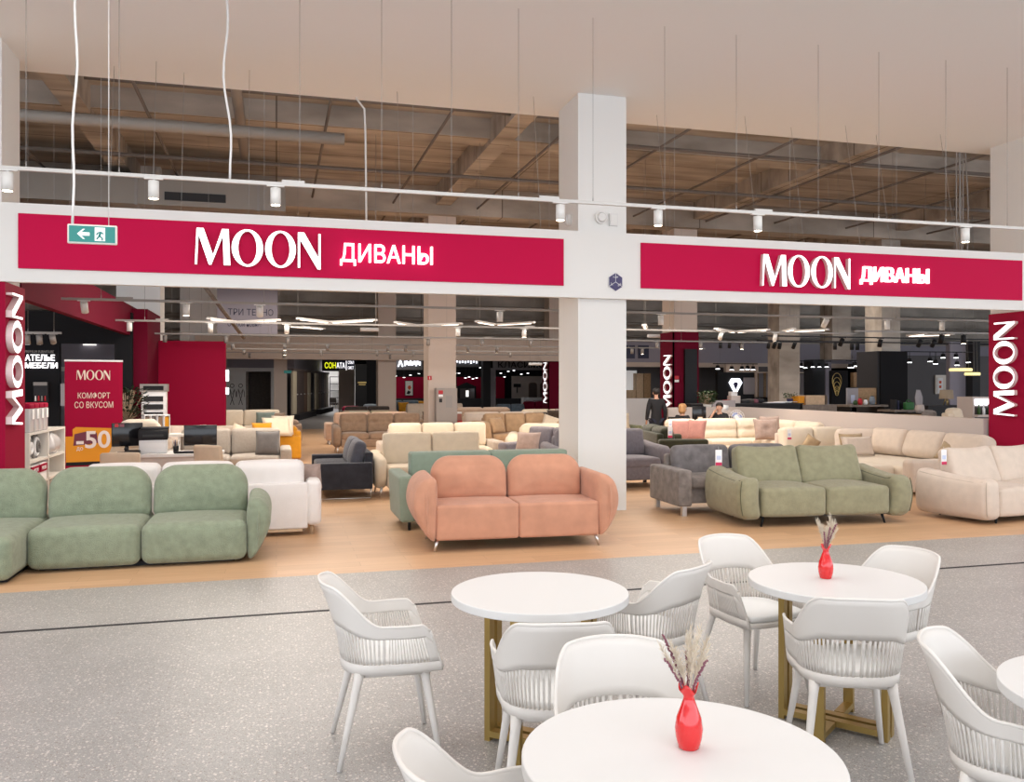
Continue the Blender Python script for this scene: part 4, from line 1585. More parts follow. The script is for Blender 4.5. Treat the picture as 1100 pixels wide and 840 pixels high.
# --- olive sofa and its ivory twin
def slope_sofa(label, x, y, rz, wd, m, seam, legm, lift=.10, scale=1.0):
    t = sofa_root(label, x, y, rz)
    d_ = 1.04
    iw = wd - 2 * .27
    for k in (-1, 1):
        cw = iw / 2
        # seat: deep pillow with overhanging crown
        def fn(p, cw=cw):
            q = 1 - (p.x / (cw / 2)) ** 2
            return (p.x, p.y - (.03 * q if p.y < 0 else 0), p.z + (.012 * q if p.z > 0 else 0))
        sc_ = MB().soft((k * cw / 2, -.06, lift + .20), (cw - .006, d_ - .16, .345), .05, (0, .015, .03), ni=7, nr=4, fn=fn).build('seat_cushion', m, t)
        yy = -.06 - (d_ - .16) / 2
        arc = []
        for i in range(17):
            u = -1 + i / 8
            xx = u * (cw / 2 - .02)
            arc.append((k * cw / 2 + xx, yy + .012 - .042 * (1 - u * u), lift + .325 - .045 * (1 - u * u) + .01))
        MB().tube(arc, .006, 6).build('piping', seam, sc_)

        def fb(p, cw=cw):
            q = (p.z + .27) / .54
            return (p.x * (1 - .05 * q) , p.y * (1 - .35 * q), p.z - .025 * (1 - (p.x / (cw / 2)) ** 2) * q)
        bc = MB().soft((k * cw / 2, .27, lift + .58), (cw + .02, .30, .54), .07, (.0, .05, 0), ni=7, nr=4, fn=fb, rot=(-.26, 0, 0)).build('back_cushion', m, t)
        mr = Euler((-.26, 0, 0)).to_matrix()
        tp = []
        for i in range(15):
            u = -1 + i / 7
            tp.append(Vector((k * cw / 2, .27, lift + .58)) + mr @ Vector((u * (cw / 2 - .03) * .95, -.055, .27 - .02 - .025 * (1 - u * u))))
        MB().tube(tp, .005, 6).build('piping', seam, bc)
    MB().soft((0, .40, lift + .28), (iw + .1, .22, .52), .06, ni=3, nr=3).build('backrest', m, t)
    for s in (-1, 1):
        # side outline: front rounded, top sweeping up to the rear
        def fa(p, s=s):
            q = (p.z + .26) / .52
            yb = (p.y + d_ / 2) / d_
            z = p.z
            if q > .5:
                z += (-.03 + .10 * yb * yb + (.02 if yb < .12 else 0)) * (q - .5) * 2
            return (p.x + s * (.05 * math.sin(PI * min(1, q * .9))) + s * .03 * yb, p.y - .02 * math.sin(PI * q), z)
        ar = MB().soft((s * (wd / 2 - .15), .0, lift + .255), (.27, d_, .52), .085, (.03, .02, .01), ni=7, nr=4, fn=fa).build('armrest', m, t)
        for sd in (-1, 1):
            ln = []
            for i in range(13):
                yb = i / 12
                yv = -d_ / 2 + .07 + (d_ - .14) * yb
                p = fa(Vector((sd * .118, yv, .235)), s)
                ln.append((p[0] + s * (wd / 2 - .15), p[1], p[2] + lift + .255 - .006))
            MB().tube(ln, .006, 6).build('piping', seam, ar)
        fr = []
        for i in range(9):
            p = fa(Vector((-s * -.118, -d_ / 2 + .02, -.2 + .43 * i / 8)), s)
            fr.append((p[0] + s * (wd / 2 - .15), p[1], p[2] + lift + .255))
        MB().tube(fr, .005, 6).build('piping', seam, ar)
        for sy in (-.40, .40):
            MB().cyl((s * (wd / 2 - .34), sy, lift + .04), (s * (wd / 2 - .30), sy - .02, 0), .02, .012, 10).build('leg', legm, t)
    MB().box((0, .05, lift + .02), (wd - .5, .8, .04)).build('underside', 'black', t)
    return t


OLX, OLY, OLR = 6.62, 9.70, R(-5)
slope_sofa('olive green two-seat sofa with dark piping and plump sloping arms', OLX, OLY, OLR, 2.28, 'f_olive', 'f_olive_seam', 'black')
price_tag('white price tag on the olive sofa, at the left of its back cushions', fl(772, 484, .92).to_tuple()[:2] + (.93,), R(-10))
slope_sofa('ivory two-seat sofa with sloping arms, at the right edge of the picture', 9.50, 9.36, R(10), 2.3, 'f_sand', 'f_beige', 'black', lift=.06)
price_tag('white price tag on the ivory sofa at the right edge', at(1014, 483, 9.42), R(0))

# --- long cream sectional at the back right
t = sofa_root('long ivory tufted sofa with wide back cushions, in front of the desk', 0, 0, 0)
m = 'f_ivory'
TX0, TX1, TY = XA(716, 17.7), 11.44, 17.6
MB().soft(((TX0 + TX1) / 2, TY, .22), (TX1 - TX0, 1.0, .36), .05, ni=3, nr=2).build('base', m, t)
MB().soft(((TX0 + TX1) / 2, TY + .45, .45), (TX1 - TX0, .14, .66), .05, ni=3, nr=2).build('backrest', m, t)
MB().soft((10.98, 16.5, .22), (.96, 1.2, .36), .05, ni=3, nr=2).build('base', m, t)


def tufted(p):
    o = Vector(p)
    if p.y < 0:
        for bx in (-.28, 0, .28):
            o.y += .05 * math.exp(-(((p.x - bx) / .07) ** 2 + ((p.z + .02) / .05) ** 2))
        o.y += .03 * math.exp(-((p.z + .02) / .04) ** 2)
    return o


for k, (a_, b_) in enumerate(((716, 748), (748, 791), (791, 815))):
    x0_, x1_ = XA(a_, 17.8), XA(b_, 17.8)
    MB().soft(((x0_ + x1_) / 2, TY - .06, .44), (x1_ - x0_ - .01, .84, .14), .05, (0, 0, .02), ni=4).build('seat_cushion', m, t)
    MB().soft(((x0_ + x1_) / 2, TY + .24, .72), (x1_ - x0_ - .01, .24, .48), .09, (0, .05, .01), ni=10, fn=tufted, rot=(-.16, 0, 0)).build('back_cushion', m, t)
MB().soft((10.98, 16.7, .44), (.9, 1.5, .14), .05, (0, 0, .02), ni=4).build('seat_cushion', m, t)
for y in (17.35, 16.45):
    MB().soft((11.28, y, .70), (.24, .86, .46), .09, (.05, 0, .01), ni=5, rot=(0, .16, 0)).build('back_cushion', m, t)
pillow('dusty pink cushion leaning at the left of the tufted ivory sofa', (XA(735, 17.3), 17.3, .52), .55, .46, 'f_pink', R(-5), .4)
pillow('second dusty pink cushion, tilted, beside the first pink one', (XA(747, 17.15), 17.15, .52), .42, .46, 'f_pink', R(-50), .3)
pillow('taupe tufted cushion on the right part of the tufted ivory sofa', (XA(827, 16.7), 16.8, .52), .55, .48, 'f_taupepillow', R(-10), .3, tufted=True)
pillow('taupe cushion half hidden behind the tufted taupe cushion', (XA(828, 17.1), 17.1, .58), .5, .46, 'f_taupepillow', R(-4), .2)
price_tag('white price tag at the left end of the tufted ivory sofa', (XA(720, 17.3), 17.3, .97), R(-10))

t = span_sofa('white sofa with two wide back cushions, in front of the tufted ivory sofa', 838, 919, 15.1, .95, 'f_sand', h=.86, seat=.42, aw=.16, ah=.5, lift=.1, cushion_m='f_ivory', bd=.26)
pillow('small gold cushion standing on the white sofa', (XA(869, 14.7), 14.75, .46), .30, .30, 'f_gold', R(-20), .3, roll=.6)
price_tag('white price tag at the left end of the white sofa', (XA(848, 14.9), 14.9, .86), R(-8))

# corner sofa along the partition
t = sofa_root('big ivory corner sofa with slanted cushions along the grey partition', 0, 0, 0)
m = 'f_sand'
MB().soft((10.55, 12.75, .25), (1.7, 2.7, .36), .06, (0, 0, .01), ni=4).build('seat_module', 'f_ivory', t)
MB().soft((9.30, 12.9, .25), (.82, 2.2, .36), .06, (0, 0, .01), ni=4).build('chaise_module', 'f_ivory', t)
MB().soft((11.40, 12.75, .38), (.16, 2.7, .62), .05, ni=3, nr=2).build('backrest', m, t)
for k, y in enumerate((13.55, 12.62, 11.72)):
    MB().soft((11.05, y, .68), (.30, .92, .48), .10, (.05, 0, .01), ni=5, rot=(0, .38, 0)).build('back_cushion', m, t)
MB().soft((10.75, 14.12, .66), (.80, .28, .46), .10, (0, .05, .01), ni=5, rot=(-.34, 0, -.5)).build('back_cushion', m, t)
MB().soft((10.45, 11.30, .32), (1.9, .24, .50), .06, ni=3).build('armrest', m, t)
for x, y in ((9.0, 11.9), (9.0, 13.9), (11.3, 11.4), (11.3, 14.0)):
    MB().cyl((x, y, 0), (x, y, .09), .03, .03, 10).build('leg', 'black', t)
pillow('beige oblong cushion on the corner sofa, gold cushion behind it', (XA(923, 13.4), 13.4, .45), .62, .36, 'f_sand', R(-6), .3)
pillow('gold cushion half hidden behind the beige oblong cushion', (XA(916, 13.7), 13.7, .46), .5, .38, 'f_gold', R(-2), .2)
pillow('small gold cushion lying at the right end of the corner sofa', (XA(1014, 11.9), 11.9, .45), .36, .34, 'f_gold', R(-60), .5, roll=.4)

# ============================================================ LEFT: NEIGHBOUR STORE, BANNER, RECEPTION DESK
def panel(name, label, cat, px0, py0, px1, py1, Y, m, th=.06, group=None, kind=None, zb=None):
    """upright slab spanning a rectangle of the photo at depth Y (a real thing with thickness)"""
    a, b = at(px0, py0, Y), at(px1, py1, Y)
    z1, z0 = at((px0 + px1) / 2, py0, Y).z, at((px0 + px1) / 2, py1, Y).z
    if zb is not None:
        z0 = zb
    o = MB().span((-(b.x - a.x) / 2, 0, 0), ((b.x - a.x) / 2, th, z1 - z0)).build(name, m)
    o.location = ((a.x + b.x) / 2, Y, z0)
    return tag(o, label, cat, group, kind)


# shelf unit with bedding packs
t = thing('shelf_unit', 'white open shelf unit with packed bedding beside the left pylon', 'shelf', (-3.27, 12.3, 0))
mb = MB()
for y in (0, .95, 1.9):
    MB().span((-.2, y, 0), (.2, y + .04, 1.12)).build('side_panel', 'shelf_white', t)
for z in (.05, .42, .72, 1.09):
    MB().span((-.2, .04, z), (.2, 1.9, z + .03)).build('shelf_board', 'shelf_white', t)
MB().span((-.2, .0, 0), (-.18, 1.94, 1.12)).build('back_panel', 'shelf_white', t)
for k in range(4):
    y = 12.46 + .24 * k
    t = thing('bedding_bag', f'clear bedding bag with magenta top on the shelf unit, {ORD[k]} from the front', 'bag', (-3.25, y, 1.12), 0, 'bedding bags on the white shelf unit')
    MB().soft((0, 0, .16), (.34, .21, .32), .02, (0, .01, 0), ni=2, nr=2).build('bag_body', 'plastic_clear', t)
    MB().soft((0, 0, .345), (.35, .215, .07), .02, ni=2, nr=2).build('bag_top', 'magenta_wall', t)
    MB().box((.178, .02, .24), (.008, .09, .13)).build('paper_tag', 'paper', t)
for k in range(2):
    t = thing('rolled_blanket', ['white blanket rolled in a ring in the upper shelf, left one', 'white and grey blanket rolled in a ring in the upper shelf, right one'][k], 'blanket',
              (-3.22, 12.60 + .36 * k, .75), 0, 'rolled blankets in the shelf unit')
    for j in range(3):
        r = .155 - .045 * j
        MB().tube([(.05 + .02 * j, r * math.cos(a * PI / 10), .158 + r * math.sin(a * PI / 10)) for a in range(21)], .022, 8).build('fold', 'paper' if (j + k) % 2 == 0 else 'f_grey', t)
for k in range(2):
    t = thing('gift_box', ['magenta and white bedding box on the middle shelf, nearer one', 'magenta and white bedding box on the middle shelf, farther one'][k], 'box', (-3.22, 12.58 + .40 * k, .45), 0, 'bedding boxes in the shelf unit')
    MB().box((0, 0, .115), (.3, .34, .23)).build('carton', 'paper', t)
    MB().box((.01, 0, .17), (.3, .345, .10)).build('wrapper', 'magenta_wall', t)
    text('MOON', 'lettering', 'paper', t, .2, .05, .003, frame_T((.161, 0, .17), (0, 1, 0), (0, 0, 1)))
t = thing('plastic_sack', 'crumpled clear sack of bedding in the far bay of the shelf unit', 'bag', (-3.24, 13.75, .75))
MB().soft((0, 0, .15), (.32, .5, .30), .11, (.02, .02, .02), ni=5, fn=lambda p: p + Vector((.02 * math.sin(p.y * 21 + p.z * 17), .02 * math.sin(p.z * 23), .015 * math.sin(p.x * 31 + p.y * 19)))).build('sack_body', 'plastic_clear', t)
MB().soft((0, .2, .30), (.1, .12, .08), .03, ni=2).build('knot', 'plastic_clear', t)

# letters on the black wall
Yw = 19.97
t = thing('wall_lettering', 'white glowing lettering in two lines on the black wall of the left store', 'sign', at(44, 394, Yw))
o = at(44, 394, Yw)
for s, x0, y0, x1, y1 in (('АТЕЛЬЕ', 27, 381, 59, 387.5), ('МЕБЕЛИ', 27, 389.5, 62, 395.5)):
    a, b = at(x0, y1, Yw), at(x1, y0, Yw)
    text(s, 'lettering', 'glow', t, b.x - a.x, (b.z - a.z), .03, frame_T(((a.x + b.x) / 2 - o.x, -.0, (a.z + b.z) / 2 - o.z), (1, 0, 0), (0, 0, 1)), .02)
a, b = at(27, 379, Yw), at(58, 376.5, Yw)
text('PREMIUM FURNITURE', 'small_lettering', 'grey_metal', t, b.x - a.x, b.z - a.z, .02, frame_T(((a.x + b.x) / 2 - o.x, 0, (a.z + b.z) / 2 - o.z), (1, 0, 0), (0, 0, 1)))
p = at(45, 421, Yw)
t = thing('display_niche', 'small framed display with bottles on the black wall of the left store', 'display', (p.x, Yw, p.z))
MB().box((0, -.06, 0), (.26, .12, .42)).build('case', 'charcoal', t)
MB().box((0, -.125, .17), (.26, .02, .07)).build('header', 'grey_metal', t)
for k in range(4):
    MB().cyl((-.09 + .06 * k, -.13, -.19), (-.09 + .06 * k, -.13, -.08), .02, .012, 10).build('bottle', ['paper', 'red_label', 'grey_metal', 'red_label'][k], t)
panel('wall_board', 'blank pale board on the black wall beside the roll-up banner', 'board', 65, 412, 73, 436, 19.93, 'grey_paint', .04)
t = track('track_rail', 'short brown track rail with three lamps in the left store', XA(24, 16), XA(66, 16), 16.0, 2.62, [XA(30, 16), XA(58, 16)], ZK, 'grey_metal')
for k, (px, lit, ti) in enumerate(((29, 1, .2), (42, 1, .35), (56, 0, .7))):
    spot(XA(px, 16), 16.0, 2.62, lit, ['left lamp on the short rail in the left store, lit', 'middle lamp on the short rail in the left store, lit', 'right lamp on the short rail in the left store, tilted'][k], ti, 2.0, 1.0, 'grey_metal',
         power=12 if lit else 0, glow='glow_cool')
panel('lit_board', 'small glowing board seen through the opening of the black wall', 'sign', 89, 365, 103, 371, 37.85, 'glow_soft', .1)
panel('store_shelf', 'dim shelf with small lights behind the roll-up banner in the left store', 'shelf', 118, 398, 138, 432, 27, 'mid_grey', .3, zb=0)

# roll-up banner
p = fl(99, 523)
t = thing('roll_up_banner', 'magenta roll-up banner with a yellow sofa and a discount, standing by the passage', 'banner', (XA(101, 16.2), 16.2, 0), R(12))
bw, bh = .90, 2.10
MB().box((0, 0, .05 + bh / 2), (bw, .012, bh)).build('banner_sheet', 'magenta_wall', t)
MB().box((0, .01, .04), (bw + .04, .16, .08)).build('cassette', 'grey_metal', t)
MB().box((0, 0, bh + .06), (bw + .01, .03, .03)).build('top_bar', 'paper', t)
MB().cyl((0, .04, .08), (0, .02, bh + .05), .01, n=8).build('pole', 'metal', t)
TB = lambda x, z: frame_T((x, -.0065, z), (1, 0, 0), (0, 0, 1))
display_word(t, .165, .003, TB(-.27, 1.83), face='cream_text', side='cream_text', width=.52)
text('КОМФОРТ', 'lettering', 'cream_text', t, .50, .11, .003, TB(0, 1.56))
text('СО ВКУСОМ', 'lettering', 'cream_text', t, .60, .11, .003, TB(0, 1.40))
# printed sofa: flat print on the sheet
def flat(pts, m, nm, lay):
    MB().prism(pts, 0, .001, frame_T((0, -.0065 - .001 * lay, 0), (1, 0, 0), (0, 0, 1))).build(nm, m, t)
flat([(-.32, .60), (.45, .60), (.45, .98), (-.28, 1.02), (-.33, .98)], 'yellow_print', 'print_sofa_back', 1)
flat([(-.43, .42), (.45, .42), (.45, .66), (-.30, .66), (-.32, .86), (-.44, .86)], 'yellow_print', 'print_sofa_seat', 2)
flat([(-.32, .70), (-.06, .72), (-.08, .95), (-.30, .90)], 'plum_print', 'print_cushion', 3)
flat([(-.13, .72), (.06, .74), (.04, .92), (-.12, .90)], 'plum_print', 'print_cushion', 4)
flat([(-.43, .36), (.45, .36), (.45, .42), (-.43, .42)], 'black', 'print_shadow', 2)
TB2 = lambda x, z: frame_T((x, -.0125, z), (1, 0, 0), (0, 0, 1))
text('-50', 'lettering', 'text_light', t, .53, .30, .003, TB2(-.01, .80), .02)
text('%', 'lettering', 'text_light', t, .13, .15, .003, TB2(.345, .89), .005)
text('до', 'lettering', 'text_light', t, .10, .07, .003, TB2(-.22, .64))

# reception desk
t = thing('reception_desk', 'pale reception desk with monitors and printer behind the white sofa', 'desk', (-1.62, 13.5, 0))
dl, dr_ = XA(121, 13.5) + 1.62, XA(240, 13.5) + 1.62
MB().span((dl, -.35, .71), (dr_, .35, .75)).build('desktop', 'printer_white', t)
MB().span((dl + .05, -.30, 0), (dr_ - .05, -.27, .71)).build('front_panel', 'low_wall', t)
for s in (dl + .05, dr_ - .08):
    MB().span((s, -.27, 0), (s + .03, .33, .71)).build('side_panel', 'low_wall', t)


def monitor(label, x, y, z, rz, wd, ht, sticker=False):
    t = thing('monitor', label, 'monitor', (x, y, z), rz, 'desk monitors')
    MB().soft((0, 0, .10 + ht / 2), (wd, .04, ht), .008, ni=1, nr=1).build('screen', 'screen', t)
    MB().box((0, .03, .09), (.05, .03, .18)).build('stand', 'black', t)
    MB().box((0, .03, .008), (.22, .16, .016)).build('foot', 'black', t)
    if sticker:
        MB().box((-wd * .18, -.022, .10 + ht * .9), (.06, .004, .045)).build('sticker', 'dry_purple', t)
        MB().box((-wd * .35, -.022, .10 + ht * .9), (.05, .004, .045)).build('sticker', 'red_label', t)
    return t


monitor('black monitor with small stickers at the left end of the reception desk', XA(136, 13.5), 13.55, .75, R(20), .42, .34, True)
monitor('black monitor at the right end of the reception desk, seen from its back', XA(215, 13.4), 13.45, .75, 0, .46, .30)
t = thing('printer', 'grey and black office printer in the middle of the reception desk', 'printer', (XA(165, 13.5), 13.5, .75), R(5))
MB().soft((0, 0, .10), (.38, .36, .20), .012, ni=1, nr=1).build('paper_tray', 'printer_white', t)
MB().soft((0, 0, .27), (.40, .38, .15), .015, ni=1, nr=1).build('printer_body', 'black', t)
MB().box((0, -.185, .26), (.28, .02, .035)).build('output_slot', 'dark_slot', t)
MB().soft((.02, .02, .36), (.38, .34, .03), .01, ni=1, nr=1).build('lid', 'charcoal', t)
t = thing('pen_cup', 'black cup full of pens on the reception desk', 'cup', (XA(189, 13.4), 13.4, .75))
MB().cyl((0, 0, 0), (0, 0, .1), .035, .04, 16).build('cup_body', 'black', t)
for k in range(7):
    a = k * .9
    MB().cyl((.015 * math.cos(a), .015 * math.sin(a), .02), (.05 * math.cos(a), .05 * math.sin(a), .17 + .01 * (k % 3)), .004, n=6).build('pen', ['charcoal', 'paper', 'navy_sign'][k % 3], t)
t = thing('keyboard', 'black keyboard in front of the right reception monitor', 'keyboard', (XA(205, 13.3), 13.3, .75))
MB().box((0, 0, .01), (.44, .14, .02)).build('case', 'black', t)
for k in range(4):
    MB().box((0, -.045 + .03 * k, .023), (.40, .022, .008)).build('key_row', 'charcoal', t)
t = thing('telephone', 'black desk telephone beside the left monitor', 'telephone', (XA(143, 13.3), 13.25, .75))
MB().soft((0, 0, .03), (.2, .2, .06), .015, ni=1, nr=1).build('base', 'black', t)
MB().tube([(-.09, -.05, .08), (-.09, 0, .09), (-.09, .07, .08)], .018, 8).build('handset', 'charcoal', t)


def desk_chair(label, x, y, rz, m='f_chair', top=.82):
    t = thing('visitor_chair', label, 'chair', (x, y, 0), rz, 'beige visitor chairs')
    MB().soft((0, 0, .45), (.48, .46, .09), .035, (0, 0, .01), ni=3).build('seat', m, t)
    MB().soft((0, .24, .60 + (top - .82) / 2), (.50, .07, .48 + top - .82), .03, (0, .01, .01), ni=4, fn=lambda p: (p.x * (1 - .1 * p.z), p.y - .35 * p.x * p.x + .12 * p.z, p.z)).build('backrest', m, t)
    for sx in (-.2, .2):
        for sy in (-.19, .19):
            MB().cyl((sx * .8, sy * .8, .42), (sx, sy, 0), .017, .011, 10).build('leg', 'wood_light', t)
    return t


desk_chair('beige chair with curved back at the left in front of the reception desk', XA(134, 12.6), 12.5, R(180), top=.83)
desk_chair('beige chair at the right in front of the reception desk, turned sideways', XA(228, 12.8) + .12, 12.7, R(140), top=.89)

# stack of folded duvets and swatch stands
t = thing('display_bench', 'low white bench carrying folded duvets behind the left monitor', 'bench', (XA(146, 15.1) + .1, 15.1, 0))
MB().span((-.45, -.3, .50), (.35, .3, .55)).build('top', 'shelf_white', t)
for x in (-.4, .27):
    MB().span((x, -.27, 0), (x + .05, .27, .5)).build('leg', 'shelf_white', t)
for k in range(3):
    o = thing('folded_duvet', ['cream folded duvet at the bottom of the stack behind the left monitor', 'cream folded duvet in the middle of the stack behind the left monitor', 'cream folded duvet crumpled on top of the stack behind the left monitor'][k],
              'duvet', (XA(144, 15.1) + .05 * k, 15.1, .55 + .20 * k), R(8 * k), 'folded duvets')
    MB().soft((0, 0, .10), (.66 - .05 * k, .5, .21), .09, (.02, 0, .02), ni=7, fn=lambda p, k=k: p + Vector((.012 * math.sin(p.z * 40 + k), .015 * math.sin(p.x * 14 + k), .022 * math.sin(p.x * 9 + p.y * 13 + 2 * k)))).build('duvet_body', 'f_ivory', o)
    MB().tube([(-.29 + .03 * k, -.24, .10), (0, -.262, .105), (.29 - .03 * k, -.24, .10)], .012, 6).build('fold_edge', 'f_cream', o)
for k in range(4):
    p = at(157 + 7 * k, 462, 16.6)
    t = thing('swatch_book', f'white framed fabric swatch book by the red wall, {ORD[k]} from the left', 'swatch book', (p.x, 16.6, .86), R(20), 'fabric swatch books')
    MB().span((-.05, -.1, 0), (-.04, .1, .34)).span((.04, -.1, 0), (.05, .1, .34)).span((-.05, -.1, .33), (.05, .1, .35)).build('frame', 'paper', t)
    MB().span((-.035, -.09, .01), (.035, .09, .31)).build('swatches', ['f_taupe', 'f_grey', 'f_brown', 'f_yellow'][k], t)
t = thing('swatch_table', 'small white table under the fabric swatch books', 'table', (XA(167, 16.6), 16.6, 0))
MB().span((-.5, -.25, .82), (.5, .25, .86)).build('tabletop', 'shelf_white', t)
for x in (-.45, .4):
    for y in (-.22, .18):
        MB().span((x, y, 0), (x + .04, y + .04, .82)).build('leg', 'shelf_white', t)
p = at(165, 443, 19.6)
t = thing('sample_tower', 'tall white tower of dark sample drawers in front of the dark red wall', 'display', (p.x, 19.6, 0))
MB().span((-.24, 0, 0), (.24, .3, 1.60)).build('tower_body', 'paper', t)
MB().span((-.27, -.02, 1.60), (.27, .32, 1.76)).build('cap', 'grey_metal', t)
MB().span((-.2, -.035, 1.63), (.2, -.015, 1.72)).build('cap_panel', 'black', t)
for k in range(8):
    MB().span((-.19, -.02, .2 + .17 * k), (.19, .02, .31 + .17 * k)).build('drawer', 'charcoal', t)


def leaves(label, loc, r, hgt, n, m='leaf', potm='pot', seed=1, pot_h=.18, leaf_len=.12, group=None, name='potted_plant'):
    rnd = random.Random(seed)
    t = thing(name, label, 'plant', loc, 0, group)
    MB().lathe([(0, 0), (r * .38, 0), (r * .5, pot_h), (r * .44, pot_h), (r * .40, pot_h - .03), (0, pot_h - .03)], n=20).build('plant_pot', potm, t)
    st_ = MB()
    mb = MB()
    for k in range(n):
        a = rnd.uniform(0, 2 * PI)
        el = rnd.uniform(.1, 1)
        tip = Vector((math.cos(a) * r * rnd.uniform(.2, 1), math.sin(a) * r * rnd.uniform(.2, 1), pot_h + hgt * el))
        if k % 5 == 0:
            st_.tube([(0, 0, pot_h - .03), tip * .5 + Vector((0, 0, pot_h * .4)), tip], .005, 5)
        d = Vector((math.cos(a), math.sin(a), rnd.uniform(-.3, .9))).normalized()
        s = d.cross(Vector((0, 0, 1))).normalized() * leaf_len * .28
        L = d * leaf_len * rnd.uniform(.7, 1.2)
        up = Vector((0, 0, .015))
        mb.add([tip, tip + L * .45 + s + up, tip + L, tip + L * .45 - s + up, tip + L * .45 - up * .3], [(0, 4, 1), (4, 2, 1), (0, 3, 4), (3, 2, 4)], 0, True)
    st_.build('stem', 'stem', t)
    mb.build('foliage', m, t)
    return t


p = at(136, 440, 18.5)
leaves('dark leafy plant between the roll-up banner and the black wall', (p.x, 18.5, .85), .36, .62, 260, 'leaf_dark', 'charcoal', 4)
t = thing('plant_stand', 'black stand under the leafy plant by the black wall', 'stand', (p.x, 18.5, 0))
MB().span((-.2, -.2, .80), (.2, .2, .85)).build('top', 'black', t)
for sx in (-.17, .14):
    for sy in (-.17, .14):
        MB().span((sx, sy, 0), (sx + .03, sy + .03, .8)).build('leg', 'black', t)
# lit edge panels on the magenta wall
for k, (y0, y1) in enumerate(((397, 410), (416, 424))):
    p = at(247.5, (y0 + y1) / 2, 22.15)
    t = thing('light_box', ['upper glowing light box on the right edge of the magenta wall', 'lower glowing light box on the right edge of the magenta wall'][k], 'light box', (-1.2, 22.17, p.z), 0)
    hh = (at(247, y0, 22).z - at(247, y1, 22).z)
    MB().box((.03, 0, 0), (.06, .22, hh)).build('box_body', 'paper', t)
    MB().box((.064, 0, 0), (.01, .2, hh - .03)).build('glow_face', 'glow_cool', t)
    MB().box((.03, -.114, 0), (.05, .01, hh - .03)).build('glow_side', 'glow_cool', t)

# ============================================================ FAR LEFT: WASHROOM WALL AND CORRIDOR SHOPS
Yw = 40.0
a, b, c, d = XA(236, Yw), XA(264, Yw), XA(291, Yw), XA(300, Yw)
zt = ZA(270, 395, Yw)
zd = ZA(277, 399, Yw)
struct('wall_washroom', MB().span((a, Yw, 0), (b, Yw + .2, zt)).span((c, Yw, 0), (d, Yw + .2, zt)).span((b, Yw, zd), (c, Yw + .2, zt)), 'white_paint')
struct('wall_washroom_upper', MB().span((a, Yw + .1, zt), (XA(316, Yw), Yw + .3, 3.5)), 'lilac_grey')
struct('wall_washroom_inside', MB().span((b - .02, Yw + .2, 0), (b + .1, Yw + 3, zd)).span((b, Yw + 2.6, 0), (c, Yw + 2.7, zd)).span((c, Yw + .2, 0), (c + .1, Yw + 3, zd)).span((b, Yw + .2, zd), (c, Yw + 3, zd + .1)), 'wood_grey')
p = at(258.5, 424, Yw)
for k, dx in enumerate((0, -.36)):
    t = thing('washroom_figure', ['black outline figure of a standing man on the washroom wall', 'black outline figure at the left of the standing man, half hidden by the red wall'][k], 'sign', (p.x + dx, Yw - .01, p.z))
    mb = MB()
    mb.tube([(.08 * math.cos(q * PI / 8), 0, .40 + .08 * math.sin(q * PI / 8)) for q in range(17)], .014, 6)
    mb.build('head', 'black', t)
    mb = MB()
    mb.tube([(-.17, 0, -.10), (-.16, 0, .12), (-.10, 0, .26), (.0, 0, .02), (.10, 0, .26), (.16, 0, .12), (.17, 0, -.10)], .014, 6)
    mb.tube([(-.09, 0, .2), (-.03, 0, -.1), (.08, 0, -.45)], .014, 6).tube([(.09, 0, .2), (.03, 0, -.1), (-.08, 0, -.45)], .014, 6)
    mb.build('body_outline', 'black', t)
# slanted corridor wall with displays of doors
A, B = Vector((.12, 42.0, 0)), Vector((3.3, 60.5, 0))
dirw = (B - A).normalized()
nrm = Vector((dirw.y, -dirw.x, 0))
ang = math.atan2(dirw.y, dirw.x)
Lw = (B - A).length
mb = MB()
mb.box(((A + B) / 2 - nrm * .25 + Vector((0, 0, 2.2))).to_tuple(), (Lw, .3, 4.4), ang)
struct('wall_corridor', mb, 'lilac_grey')
dn = 0
for s0, s1, cols in ((.06, .40, ['door_beige', 'door_dark', 'door_dark', 'door_brown', 'door_beige']), (.52, .86, ['door_beige', 'door_brown', 'door_dark', 'door_brown', 'door_beige'])):
    n = len(cols)
    q = A + (B - A) * ((s0 + s1) / 2) + nrm * .36
    lab = 'door display on a grey plinth along the corridor, nearer one' if s0 < .3 else 'door display on a grey plinth along the corridor, farther one'
    t = thing('door_display', lab, 'display', (q.x, q.y, 0), ang)
    LL = Lw * (s1 - s0)
    MB().box((0, -.15, .14), (LL, .55, .28)).build('plinth', 'charcoal', t)
    MB().box((0, .0, 2.48), (LL, .3, .12)).build('cornice', 'door_dark', t)
    for k, c_ in enumerate(cols):
        dd = MB().box((-LL / 2 + LL * (k + .5) / n, -.06, 1.35), (LL / n - .12, .10, 2.14)).build('door_leaf', c_, t)
        MB().cyl((-LL / 2 + LL * (k + .85) / n, -.12, 1.25), (-LL / 2 + LL * (k + .85) / n, -.19, 1.25), .03, n=10).build('handle', 'metal', dd)
struct('column_corridor', MB().span((-.1, 36.5, 0), (.42, 37.0, 4.4)), 'beige_paint')
t = panel('exit_plate', 'small green exit plate on the post before the door displays', 'sign', 305, 398, 313, 401, 36.45, 'exit_green', .04)
